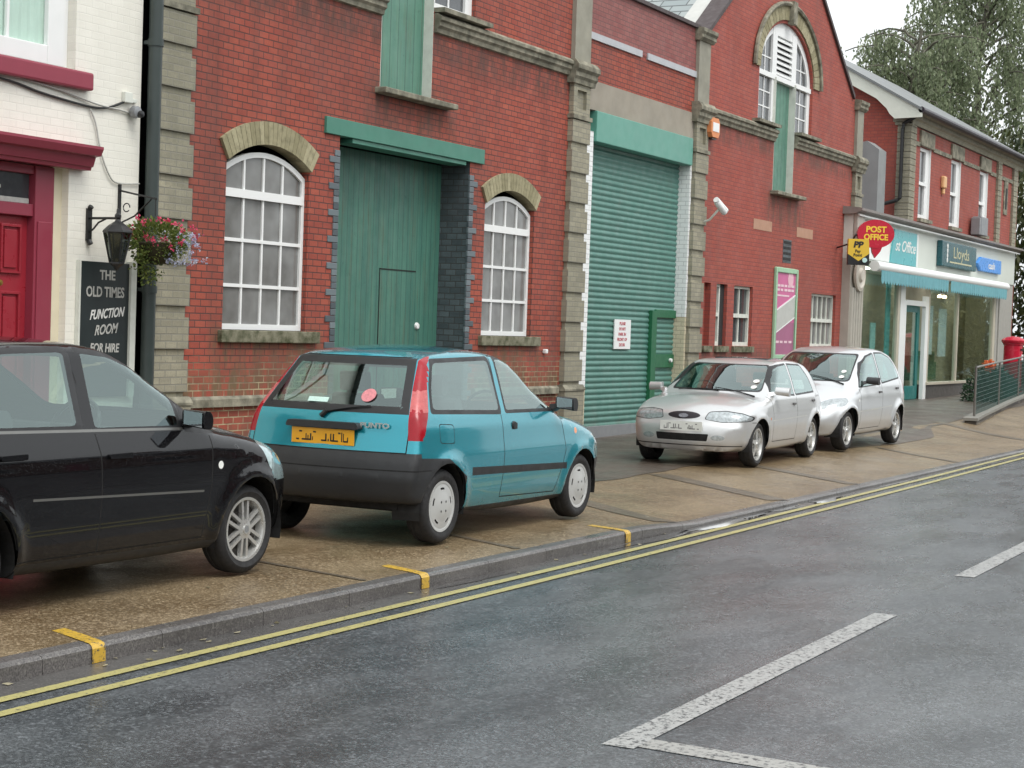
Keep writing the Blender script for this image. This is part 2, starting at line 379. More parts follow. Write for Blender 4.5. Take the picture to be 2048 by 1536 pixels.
def strip(name, pts, wd, mat, fz, **tags):
    """a ribbon of width wd following the points"""
    mb = MB(); P_ = [Vector((p[0], p[1], 0)) for p in pts]; fine = []
    for a, b in zip(P_, P_[1:]):
        n = max(1, int((b - a).length / .25)); fine += [a + (b - a) * i / n for i in range(n)]
    fine.append(P_[-1])
    for i, p in enumerate(fine):
        d = (fine[min(i + 1, len(fine) - 1)] - fine[max(i - 1, 0)]).normalized(); nn = Vector((-d.y, d.x, 0)) * wd / 2
        for q in (p + nn, p - nn): mb.v.append((q.x, q.y, fz(q.x, q.y)))
    for i in range(len(fine) - 1): mb.f.append((2 * i, 2 * i + 1, 2 * i + 3, 2 * i + 2)); mb.mi.append(0)
    return mb.build(name, mat, **tags)
pz = lambda x, y: pave_z(x, y) + .0055
for a, b, wd in (((19.0, 8.1), (17.72, 6.17), .30), ((15.6, 7.5), (14.7, 6.17), .26), ((21.5, 7.9), (20.4, 6.17), .22), ((33.4, 8.6), (31.9, 6.17), .28), ((12.35, 7.4), (11.8, 6.17), .07), ((9.95, 7.6), (9.65, 6.17), .05), ((26.6, 7.7), (25.4, 6.17), .12)):
    strip('paving_trench', [a, b], wd, JOINT, pz, kind='structure')
# kerb stones, dark joints between them
def kerb():
    mb = MB(); x = -20.
    while x < 90:
        L = .914; n = 4
        for i in range(n):
            a = x + (L - .005) * i / n; b = x + (L - .005) * (i + 1) / n; za, zb = kerb_h(a), kerb_h(b)
            sec = lambda X, z: [(X, 6.02, -.16), (X, 6.022, z - .02), (X, 6.032, z - .006), (X, 6.05, z), (X, 6.15, z), (X, 6.15, -.16)]
            A, B = sec(a, za), sec(b, zb)
            for k in range(5): mb.quad(A[k], A[k + 1], B[k + 1], B[k])
            if i == 0: mb.quad(*A)
            if i == n - 1: mb.quad(*B)
        x += L
    mb.build('kerb', KERBM, kind='structure')
kerb()
MB().box(-20, 90, 6.03, 6.15, -.16, -.13).build('kerb_bedding', JOINT, kind='structure')
rz_ = lambda x, y: -.0955
sheet('drainage_channel', -20, 90, 5.82, 6.02, lambda x, y: -.096, CHANM, kind='structure')
# painted lines, worn through in places so that the asphalt shows
def linepaint(name, col, wear):
    t = NT(name); p = t.pos()
    c = t.mix(t.noise(20, 4, .6, p), tuple(x * .8 for x in col), col)
    k = t.ramp(t.noise(38, 5, .7, p), [(wear - .07, 0.), (wear + .02, 1.)])
    c = t.mix(k, (.05, .053, .055), c); t.bump(t.noise(110, 3, .6, p), .4, .003)
    return t.set(color=c, rough=.38)
LYEL = linepaint('yellow_line_paint', (.44, .40, .16), .41); LWHT = linepaint('white_line_paint', (.38, .385, .375), .47); KYEL = linepaint('kerb_yellow_paint', (.60, .38, .05), .44)
LW2 = linepaint('faded_white_line_paint', (.36, .36, .34), .46)
rl = lambda x, y: -.093
for off in (5.775, 5.57):
    strip('yellow_line', [(-20, off), (0, off), (12, off), (17.5, off + .04), (22.3, off + .09), (29, off + .2), (60, off + .3)], .075, LYEL, rl, kind='structure')
for a, b in (((6.86, 3.07), (11.22, 3.14)), ((13.42, 3.16), (17.7, 3.24)), ((19.9, 3.28), (24.2, 3.35)), ((26.5, 3.4), (31, 3.5)), ((.3, 3.0), (4.6, 3.04))):
    strip('centre_line', [a, b], .15, LWHT, lambda x, y: -.096, kind='structure')
strip('bay_line', [(6.99, 3.0), (6.93, 1.2)], .17, LW2, lambda x, y: -.0965, kind='structure')
def kmark(x, sk):
    mb = MB(); z = .004; h = .05
    for (y0, y1, z0, z1) in ((6.45, 6.15, z, z + .001), (6.15, 6.05, z, z), (6.05, 6.03, z, -.002), (6.03, 6.014, -.002, -.02), (6.014, 6.012, -.02, -.094)):
        s0, s1 = (y0 - 6.0) * sk, (y1 - 6.0) * sk
        mb.quad((x + s0 - h, y0, z0), (x + s0 + h, y0, z0), (x + s1 + h, y1, z1), (x + s1 - h, y1, z1))
    return mb.build('kerb_mark', KYEL, kind='structure')
for x, sk in ((6.9, .4), (10.16, .4), (13.5, .35)): kmark(x, sk)

# ------------------------------------------------------------------ white public house
ph = thing('public_house', 'white painted brick public house with maroon door, hood and window sill', 'building', (10.5, YW, 0))
mb = MB()
wall_xz(mb, [(3, -.1), (13.25, -.1), (13.25, 8.2), (3, 8.2)], [[(10.80, .12), (12.28, .12), (12.28, 3.02), (10.80, 3.02)], [(10.62, 3.9), (12.33, 3.9), (12.33, 5.7), (10.62, 5.7)], [(7.2, .9), (8.9, .9), (8.9, 2.6), (7.2, 2.6)]], YW, .14)
mb.box(3, 13.25, YW + .3, YW + 8, -.1, 8.2)
mb.build('wall', WHITEB, ph)
MB().yz([(YW - .3, 8.2), (YW + 4.1, 11.2), (YW + 8.4, 8.2)], 2.8, 13.35).build('roof', P('slate', (.10, .11, .12), .5, var=.3), ph)
MB().box(10.8, 12.28, YW - .35, YW + .3, -.05, .12).build('doorstep', CONC, ph)
d = MB().box(11.08, 11.92, YW + .15, YW + .19, .13, 2.54)
for (x0, x1) in ((11.17, 11.44), (11.58, 11.83)):
    for (z0, z1) in ((.3, .95), (1.08, 1.86), (2.02, 2.46)):
        for q in ((x0, x1, z1 - .02, z1), (x0, x1, z0, z0 + .02), (x0, x0 + .02, z0 + .02, z1 - .02), (x1 - .02, x1, z0 + .02, z1 - .02)): d.box(q[0], q[1], YW + .125, YW + .152, q[2], q[3])
        d.box(x0 + .05, x1 - .05, YW + .135, YW + .152, z0 + .05, z1 - .05)
d = d.build('door', RDOOR, ph, bevel=.004)
MB().lathe([(0, -.07), (.022, -.068), (.03, -.055), (.026, -.04), (.012, -.03), (.012, 0), (.03, .002)], (11.52, YW + .125, 1.93), 'y', 14).build('door_knob', BRASS, d, smooth=True)
MB().box(11.2, 11.42, YW + .105, YW + .126, 2.36, 2.40).build('letter_plate', WORNW, d, bevel=.003)
f = MB().box(11.92, 12.16, YW + .06, YW + .2, .13, 3.0).box(10.84, 11.08, YW + .06, YW + .2, .13, 3.0).box(11.081, 11.919, YW + .08, YW + .2, 2.54, 2.65).box(11.081, 11.919, YW + .08, YW + .2, 2.92, 3.0)
f.box(11.95, 12.13, YW + .045, YW + .06, .3, 2.5).box(10.87, 11.05, YW + .045, YW + .06, .3, 2.5)
f.build('door_frame', MAROON, ph, bevel=.006)
MB().box(11.081, 11.919, YW + .14, YW + .15, 2.65, 2.92).build('fanlight', DGLASS, ph)
MB().box(11.10, 11.90, YW + .12, YW + .135, 2.655, 2.70).build('number_strip', INKG, ph)
MB().box(11.24, 11.55, YW + .12, YW + .135, 2.77, 2.80).build('number_strip', INKG, ph)
MB().box(12.161, 12.28, YW + .08, YW + .139, .12, 3.02).build('jamb', CREAM, ph)
prof = [(YW, 3.0), (YW - .10, 3.0), (YW - .11, 3.03), (YW - .13, 3.035), (YW - .16, 3.12), (YW - .22, 3.13), (YW - .25, 3.19), (YW - .25, 3.215), (YW, 3.25)]
MB().yz(prof, 10.6, 12.46).build('door_hood', MAROON, ph)
f = MB()
for q in ((12.02, 12.24), (10.70, 10.90)): f.box(q[0], q[1], YW + .05, YW + .13, 3.92, 5.68)
f.box(10.901, 12.019, YW + .05, YW + .13, 3.92, 4.09).box(10.901, 12.019, YW + .05, YW + .13, 5.45, 5.68).box(11.53, 11.56, YW + .07, YW + .12, 4.09, 5.45).box(10.901, 12.019, YW + .06, YW + .12, 4.75, 4.81)
f.box(12.24, 12.33, YW + .10, YW + .139, 3.9, 5.7)
wi = f.build('window_frame', WHITE, ph, bevel=.008)
cm = MB(); N = 90
for i in range(N + 1):
    x = 10.9 + 1.12 * i / N; y = YW + .122 + .008 * math.sin(i * .75) + .004 * math.sin(i * 2.1)
    cm.v += [(x, y, 4.05), (x, y, 5.5)]
for i in range(N): cm.f.append((2 * i, 2 * i + 2, 2 * i + 3, 2 * i + 1)); cm.mi.append(0)
cm.build('net_curtain', P('net_curtain', (.80, .84, .82), .9), wi, smooth='all')
MB().box(10.9, 12.02, YW + .10, YW + .105, 4.08, 5.46).build('pane', SHOPGLASS, wi)
MB().box(10.4, 12.49, YW - .09, YW + .06, 3.735, 3.90).build('window_sill', MAROON, ph, bevel=.02)
f = MB().box(7.2, 8.9, YW + .06, YW + .12, .9, 1.0).box(7.2, 8.9, YW + .06, YW + .12, 2.5, 2.6).box(7.2, 7.3, YW + .06, YW + .12, 1.0, 2.5).box(8.8, 8.9, YW + .06, YW + .12, 1.0, 2.5).build('window_frame', WHITE, ph)
MB().box(7.3, 8.8, YW + .1, YW + .11, 1.0, 2.5).build('pane', DGLASS, f)
# drainpipe
dp = MB().tube([(13.34, YW - .09, -.05), (13.34, YW - .09, 8.1)], .068, 12)
for z in (1.9, 4.28, 6.6): dp.tube([(13.34, YW - .09, z), (13.34, YW - .09, z + .07)], .078, 12).box(13.27, 13.41, YW - .09, YW - .001, z + .015, z + .05)
o = dp.build('drainpipe', PIPE, None, smooth=True); o['label'] = 'dark cast iron drainpipe between the white pub and the red brick hall'; o['category'] = 'drainpipe'
# lamp, cameras, cables
ln = thing('wall_lantern', 'black hexagonal lantern on a scrolled wall arm above the pub sign board', 'lantern', (12.55, YW, 2.3))
a = MB().box(12.52, 12.58, YW - .025, YW, 2.36, 2.66); a.tube([(12.55, YW - .02, 2.36), (12.55, YW - .04, 2.33)], .025, 8).tube([(12.55, YW - .02, 2.66), (12.55, YW - .04, 2.68)], .025, 8)
a.tube([(12.55, YW - .02, 2.57), (12.55, YW - .36, 2.57)], .012, 8)
a.tube([(12.55, YW - .02, 2.44), (12.55, YW - .07, 2.47), (12.55, YW - .13, 2.53), (12.55, YW - .22, 2.565)], .009, 8)
a.build('wall_arm', BLACK, ln, smooth=True)
cx_, cy_ = 12.55, YW - .36
MB().lathe([(0, 2.66), (.012, 2.655), (.016, 2.62), (.03, 2.60), (.03, 2.575), (.018, 2.56), (.03, 2.54), (.09, 2.50), (.135, 2.455), (.14, 2.44), (.13, 2.43), (0, 2.43)], (cx_, cy_, 0), 'z', 6).build('lantern_top', BLACK, ln)
MB().lathe([(.122, 2.43), (.062, 2.16)], (cx_, cy_, 0), 'z', 6).build('lamp_glass', clearglass('lantern_glass', (.16, .15, .10), 1.2), ln)
b = MB()
for j in range(6):
    t = PI / 3 * j; b.tube([(cx_ + .125 * math.cos(t), cy_ + .125 * math.sin(t), 2.43), (cx_ + .064 * math.cos(t), cy_ + .064 * math.sin(t), 2.16)], .008, 5)
b.lathe([(.07, 2.165), (.07, 2.15), (.03, 2.12), (.012, 2.09), (0, 2.085)], (cx_, cy_, 0), 'z', 6); b.lathe([(.0, 2.2), (.02, 2.2), (.02, 2.3), (0, 2.32)], (cx_, cy_, 0), 'z', 8)
b.build('lantern_cage', BLACK, ln)
dc = thing('security_camera', 'small silver dome camera beside the drainpipe on the white pub wall', 'camera', (13.12, YW, 3.6))
MB().lathe([(0, -.02), (.045, -.02), (.06, -.05), (.055, -.10), (.0, -.12)], (13.1, YW - .0, 3.62), 'y', 18).build('housing', GREYM, dc, smooth=True)
MB().lathe([(0, -.15), (.03, -.14), (.036, -.115), (.036, -.10)], (13.115, YW, 3.6), 'y', 14).build('lens', BLACK, dc, smooth=True)
jb = MB().box(12.97, 13.08, YW - .05, YW, 3.70, 3.80).box(13.08, 13.16, YW - .03, YW, 3.71, 3.75).build('junction_box', WORNW, None, bevel=.006); jb['label'] = 'small pale junction box above the dome camera on the white wall'; jb['category'] = 'box'
def cable(pts, r, label, mat=BLACK):
    P_ = [Vector(p) for p in pts]; fine = []
    for i in range(len(P_) - 1):
        p0, p1, p2, p3 = P_[max(i - 1, 0)], P_[i], P_[i + 1], P_[min(i + 2, len(P_) - 1)]
        for k in range(6):
            t = k / 6; fine.append(.5 * ((2 * p1) + (p2 - p0) * t + (2 * p0 - 5 * p1 + 4 * p2 - p3) * t * t + (3 * p1 - p0 - 3 * p2 + p3) * t ** 3))
    fine.append(P_[-1]); o = MB().tube(fine, r, 6).build('cable', mat, None, smooth='all'); o['label'] = label; o['category'] = 'cable'; return o
y = YW - .02
cable([(8, y, 3.74), (10.4, y, 3.72), (11.4, y, 3.70), (11.9, y, 3.64), (12.5, y, 3.60), (12.75, y, 3.62), (12.98, y, 3.70)], .012, 'thick black cable sagging under the maroon window sill')
cable([(10.5, y - .005, 3.72), (11.5, y - .005, 3.735), (12.1, y - .005, 3.70), (12.6, y - .005, 3.635), (12.95, y, 3.62), (13.2, y, 3.60)], .009, 'thin grey cable running just above the sagging black one', INKG)
cable([(12.52, y, 3.58), (12.6, y, 3.45), (12.68, y, 3.2), (12.8, y, 3.0), (12.92, y, 2.93), (13.24, y, 2.95)], .008, 'thin grey cable hanging down the white wall towards the basket bracket', INKG)
# hanging basket
bk = thing('basket_bracket', 'black scrolled iron bracket carrying the flower basket on the white wall', 'bracket', (12.98, YW, 2.9))
b = MB().box(12.955, 12.985, YW - .02, YW, 2.48, 2.92).tube([(12.97, YW - .02, 2.86), (12.97, YW - .46, 2.78)], .010, 6).tube([(12.97, YW - .02, 2.55), (12.97, YW - .2, 2.62), (12.97, YW - .4, 2.78)], .008, 6)
b.tube([(12.97 + 0, YW - .1 - .04 * math.cos(t), 2.70 + .04 * math.sin(t)) for t in [i * .5 for i in range(12)]], .006, 5).tube([(12.97, YW - .45, 2.79), (12.97, YW - .45, 2.62)], .005, 5)
b.build('arm', BLACK, bk, smooth=True)
LEAFN = [0]
def leafmat(name, c1, c2, rough=.5, tl=.25):
    t = NT(name); g = t.n('ShaderNodeNewGeometry'); c = t.mix(g.outputs['Random Per Island'], c1, c2); t.set(color=c, rough=rough)
    tr = t.n('ShaderNodeBsdfTranslucent'); t.l(c, tr.inputs[0]); m = t.n('ShaderNodeMixShader'); m.inputs[0].default_value = tl
    t.l(t.b.outputs[0], m.inputs[1]); t.l(tr.outputs[0], m.inputs[2]); t.l(m.outputs[0], t.o.inputs[0]); return t.m
BASKL = leafmat('basket_foliage', (.05, .09, .015), (.18, .22, .05)); FPINK = leafmat('pink_petals', (.65, .04, .12), (.8, .15, .25), .5, .4); FBLUE = leafmat('pale_blue_petals', (.30, .33, .50), (.65, .68, .80), .5, .4)
def leaf(mb, p, s, d=None, asp=.5, fold=.2):
    d = Vector(d) if d is not None else Vector((random.gauss(0, 1), random.gauss(0, 1), random.gauss(0, 1)))
    d.normalize(); u = d.cross(Vector((random.gauss(0, 1), random.gauss(0, 1), random.gauss(0, 1))))
    if u.length < .01: u = d.cross(Vector((0, 0, 1)))
    u.normalize(); n = d.cross(u) * s * fold; p = Vector(p)
    mb.quad(p, p + d * s * .45 + u * s * asp * .5 + n, p + d * s, p + d * s * .45 - u * s * asp * .5 + n)
hb = thing('flower_basket', 'hanging basket of pink and pale blue flowers beside the lantern', 'flower basket', (12.97, YW - .45, 2.3))
c = Vector((13.0, YW - .45, 2.36))
MB().lathe([(0, -.2), (.1, -.18), (.17, -.10), (.19, 0), (.17, .01), (0, .0)], tuple(c), 'z', 16).build('basket_pot', P('moss_liner', (.04, .035, .015), .95), hb, smooth=True)
fol, pk, bl = MB(), MB(), MB()
for i in range(1500):
    v = Vector((random.gauss(0, 1), random.gauss(0, 1), random.gauss(0, 1))).normalized(); r = random.uniform(.55, 1)
    p = c + Vector((v.x * .33 * r, v.y * .27 * r, v.z * .21 * r + .03))
    leaf(fol, p, random.uniform(.025, .05), v + Vector((0, 0, .2)), .7)
for i in range(300):      # trailing growth at the lantern side
    t = random.random(); p = c + Vector((-.20 + .12 * t + random.gauss(0, .05), random.gauss(0, .06), -.10 - .24 * t + random.gauss(0, .03))); leaf(fol, p, random.uniform(.025, .045), (random.gauss(0, 1), random.gauss(0, 1), -.6), .7)
for i in range(24):
    q = c + Vector((random.choice((-1, -1, 1, -.3)) * random.uniform(.08, .3), random.uniform(-.33, .1), random.uniform(-.08, .24)))
    for k in range(9): leaf(pk, q + Vector([random.gauss(0, .014) for _ in range(3)]), .032, None, .8)
for i in range(75):
    q = c + Vector((random.uniform(-.08, .30), random.uniform(-.36, -.1), random.uniform(-.2, .12)))
    for k in range(6): leaf(bl, q + Vector([random.gauss(0, .01) for _ in range(3)]), .024, None, .8)
fol.build('foliage', BASKL, hb); pk.build('pink_flowers', FPINK, hb); bl.build('blue_flowers', FBLUE, hb)
# sign board
sb = thing('sign_board', 'tall dark pub sign board reading THE OLD TIMES FUNCTION ROOM FOR HIRE', 'sign', (12.8, YW, 1.0))
MB().box(12.425, 13.10, YW - .045, YW - .004, .9, 2.17).build('board', CHALK, sb, bevel=.004)
MB().box(13.102, 13.18, YW - .07, YW - .003, .9, 2.19).box(12.405, 12.424, YW - .05, YW - .003, .9, 2.175).build('edge_strip', WORNW, sb)
yb = YW - .047
for s_, z, sz, sh, cx, sx, mt, nm in (('THE', 2.045, .125, 0, 12.79, .95, INKG, 0), ('OLD TIMES', 1.885, .135, 0, 12.765, .80, INKG, 0), ('FUNCTION', 1.685, .125, .35, 12.79, .74, INKW, .06), ('ROOM', 1.535, .13, .35, 12.78, .80, INKG, .06), ('FOR HIRE', 1.36, .115, .15, 12.77, .82, INKG, 0), ('', 0, 0, 0, 0, 1, INKG, 0)):
    if s_: text('lettering', s_, sz, mt, (cx, yb, z), (1, 0, nm * 1.5), (0, 0, 1), sb, .001, shear=sh, sx=sx, bold=.003)

# ------------------------------------------------------------------ red brick hall (three bays)
wh = thing('brick_hall', 'red brick hall with pale quoined pilasters, arched windows and green doors', 'building', (24, YW, 0))
C1, C3 = 18.1, 31.75                     # centre lines of the gables
def frame_outline(x0, x1, z0, zs, rise): return [(x0, z0), (x1, z0)] + list(reversed(arc(x0, x1, zs, rise)))
def win_unit(x0, x1, z0, zs, rise, yf, cols, rails, parent, thick=.055, pane=FROST, name='window'):
    """arched window: frame, bars and panes"""
    outer = frame_outline(x0, x1, z0, zs, rise); t = thick
    inner = frame_outline(x0 + t, x1 - t, z0 + t * 1.1, zs, rise - t * .3)
    inner[2:] = [(min(max(p[0], x0 + t), x1 - t), p[1] - t * .72) for p in inner[2:]]
    m = MB(); n = len(outer)
    wall_xz(m, outer, [inner], yf, .05)
    for i in range(n):
        a, b = outer[i], outer[(i + 1) % n]; m.quad((a[0], yf, a[1]), (b[0], yf, b[1]), (b[0], yf + .05, b[1]), (a[0], yf + .05, a[1]))
    h = (x1 - x0) / 2; R_ = (h * h + rise * rise) / (2 * rise); cx = (x0 + x1) / 2
    top = lambda x: zs + rise - R_ + math.sqrt(max(0, R_ * R_ - (x - cx) ** 2)) - t * .7
    for i in range(1, cols):
        x = x0 + t + (x1 - x0 - 2 * t) * i / cols; m.box(x - .014, x + .014, yf + .008, yf + .04, z0 + t, top(x))
    for k, z in enumerate(rails):
        q = .045 if k == 0 else .018; m.box(x0 + t * .5, x1 - t * .5, yf + (.0021 if k else -.012), yf + .044, z - q, z + q)
    fr = m.build(name, WHITE, parent)
    MB().xz(inner, yf + .026, yf + .032).build('pane', pane, fr)
    return fr
def voussoirs(x0, x1, z, rise, ringw, y0, y1, parent, n=22, name='arch'):
    h = (x1 - x0) / 2; r = (h * h + rise * rise) / (2 * rise); c = (x0 + x1) / 2; a = math.asin(h / r); m = MB(); zc = z + rise - r
    for i in range(n):
        t0 = -a + 2 * a * (i + .04) / n; t1 = -a + 2 * a * (i + .96) / n
        m.xz([(c + rr * math.sin(t), zc + rr * math.cos(t)) for rr, t in ((r, t0), (r + ringw, t0), (r + ringw, t1), (r, t1))], y0, y1)
    return m.build(name, VOUS, parent)
W1, W2 = (14.62, 16.12), (20.15, 21.56)
# openings in bay 1
DO = (16.70, 19.72)
mb = MB()
big1 = [(C1 - 1.63, 5.55), (C1 + 1.63, 5.55)] + list(reversed(ell(C1, 6.6, 1.63, 1.1, 20)))
hat1 = [(17.5, 4.45), (18.68, 4.45), (18.68, 5.549), (17.5, 5.549)]
def merge_hat(c, big, hl, hr, hb):
    return [(hl, hb), (hr, hb), (hr, big[0][1])] + big[1:] + [big[0], (hl, big[0][1])]
H1 = merge_hat(C1, big1, 17.5, 18.68, 4.45)
wall_xz(mb, [(13.42, -.1), (22.6, -.1), (22.6, 6.8), (C1, 9.9), (13.9, 6.9), (13.42, 6.9)],
        [frame_outline(*W1, 1.56, 3.33, .22), frame_outline(*W2, 1.56, 3.31, .21), [(DO[0], -.05), (DO[1], -.05), (DO[1], 3.80), (DO[0], 3.80)], H1], YW, .14)
mb.build('wall', RED, wh)
mb = MB()     # deep blue-brick reveals of the cart door
mb.quad((DO[0], YW + .14, -.05), (DO[0], YW + .5, -.05), (DO[0], YW + .5, 3.8), (DO[0], YW + .14, 3.8))
mb.quad((DO[1] - .004, YW + .002, -.05), (DO[1] - .004, YW + .5, -.05), (DO[1] - .004, YW + .5, 3.8), (DO[1] - .004, YW + .002, 3.8))
mb.quad((DO[0], YW + .14, 3.8), (DO[1], YW + .14, 3.8), (DO[1], YW + .5, 3.8), (DO[0], YW + .5, 3.8))
o = mb.build('door_reveal', BLUEB, wh)
q = MB()
for k in range(25):
    z = .02 + k * .1506
    if z > 3.62: break
    lw = .20 if k % 2 else .10
    q.box(DO[0] - lw, DO[0] + .006, YW - .012, YW + .02, z, z + .072).box(DO[1] - .012, DO[1] + lw, YW - .012, YW + .02, z, z + .072)
    q.box(DO[0] - .10, DO[0] + .006, YW - .012, YW + .02, z + .077, z + .147).box(DO[1] - .012, DO[1] + .10, YW - .012, YW + .02, z + .077, z + .147)
q.build('quoin_bricks', BLUEQ, wh, bevel=.006)
li = MB().box(16.38, 20.04, YW - .035, YW + .1, 3.795, 3.985).box(16.95, 19.6, YW - .01, YW + .25, 3.74, 3.794)
li.build('door_lintel', GPAINT, wh, bevel=.006)
MB().box(DO[0] + .01, DO[1] - .01, YW + .42, YW + .47, 0, 3.75).build('cart_door', GDOOR, wh)
wd = MB()
for q in ((18.28, 18.295, .05, 2.36), (18.28, 19.14, 2.345, 2.36)): wd.box(q[0], q[1], YW + .414, YW + .4205, q[2], q[3])
wk = wd.build('wicket_door', P('gap_black', (.01, .012, .01), .8), wh)
MB().lathe([(0, -.03), (.035, -.028), (.045, -.01), (.045, 0)], (19.2, YW + .42, 1.66), 'y', 14).build('handle', WHITE, wk, smooth=True)
# window sills, arches
for (x0, x1) in (W1, W2):
    MB().box(x0 - .07, x1 + .22, YW - .06, YW + .13, 1.43, 1.56).build('window_sill', MOSS, wh, bevel=.01)
win_unit(W1[0] + .002, W1[1] - .002, 1.565, 3.25, .215, YW + .06, 4, (3.0, 2.51, 2.03), wh)
win_unit(W2[0] + .002, W2[1] - .002, 1.565, 3.235, .205, YW + .06, 4, (2.99, 2.48, 2.03), wh)
voussoirs(*W1, 3.325, .222, .245, YW - .035, YW + .139, wh); voussoirs(*W2, 3.305, .212, .235, YW - .035, YW + .139, wh, 20)
# toothed pale patches beside the windows
# plinth
MB().yz([(YW, .87), (YW - .035, .87), (YW - .06, .84), (YW - .06, .76), (YW, .76)], 14.03, 16.45).yz([(YW, .87), (YW - .035, .87), (YW - .06, .84), (YW - .06, .76), (YW, .76)], 19.95, 22.4).build('plinth_band', STONE, wh)
# pilasters: pale brick blocks with narrower recessed bands, a panelled necking and a moulded cap
def pilaster(x0, x1, proj, top_w, ztop, side_l=True, low=.0):
    m = MB(); yf = YW - proj
    m.cur = 0; m.box(x0 + .03, x1 - .03, yf + .03, YW + .02, low - .1, 4.75)
    k = 0; z = .93
    while z < 4.55:
        m.box(x0, x1, yf, YW + .01, z, z + .315); z += .43
    m.box(x0 - .03, x1 + .03, yf - .03, YW + .012, low - .1, .80)
    m.cur = 1; m.yz([(YW, .88), (yf - .0, .88), (yf - .045, .82), (yf - .045, .795), (YW, .795)], x0 - .045, x1 + .045)
    m.box(x0 - .02, x1 + .02, yf - .02, YW + .01, 4.70, 4.76)
    m.cur = 0; m.box(x0 + .03, x1 - .03, yf + .06, YW, 4.76, 5.2)                       # sunk panel
    for q in ((x0 + .02, x1 - .02, 4.76, 4.85), (x0 + .02, x1 - .02, 5.12, 5.2), (x0 + .02, x0 + .14, 4.85, 5.12), (x1 - .14, x1 - .02, 4.85, 5.12)): m.box(q[0], q[1], yf + .01, YW + .005, q[2], q[3])
    m.cur = 1
    m.yz([(YW, 5.2), (yf - .02, 5.2), (yf - .03, 5.26), (yf - .06, 5.30), (yf - .06, 5.36), (yf - .10, 5.40), (yf - .10, 5.46), (yf - .04, 5.53), (YW, 5.53)], x0 - .07, x1 + .07)
    a, b = (x0 + x1) / 2 - top_w / 2, (x0 + x1) / 2 + top_w / 2
    m.cur = 2; m.box(a, b, yf + .02, YW + .01, 5.53, ztop - .2)
    m.cur = 1; m.yz([(YW, ztop - .2), (yf, ztop - .2), (yf - .05, ztop - .15), (yf - .05, ztop - .1), (yf - .08, ztop - .06), (yf - .08, ztop), (YW, ztop + .03)], a - .07, b + .07)
    return m.build('pilaster', [PALE, STONE, P('pilaster_cement', (.27, .26, .21), .85, var=.3, scale=4)], wh)
pilaster(13.42, 13.99, .07, .5, 7.3); pilaster(22.50, 23.08, .085, .52, 9.2); pilaster(27.16, 27.72, .085, .5, 6.75); pilaster(36.05, 36.56, .085, .42, 6.70)
# string courses
SP = [(YW, 5.29), (YW - .04, 5.30), (YW - .05, 5.35), (YW - .08, 5.38), (YW - .08, 5.43), (YW - .11, 5.45), (YW - .11, 5.49), (YW - .05, 5.53), (YW, 5.53)]
for a, b in ((14.07, 17.49), (18.70, 22.42), (27.80, 31.14), (32.28, 35.97)): MB().yz(SP, a, b).build('string_course', STONE, wh)
for a, b in ((16.3, 17.49), (18.70, 19.95), (29.95, 31.13), (32.28, 33.5)): MB().box(a, b, YW - .15, YW + .13, 5.543, 5.60).build('window_sill', LEAD if 0 else STONE, wh)
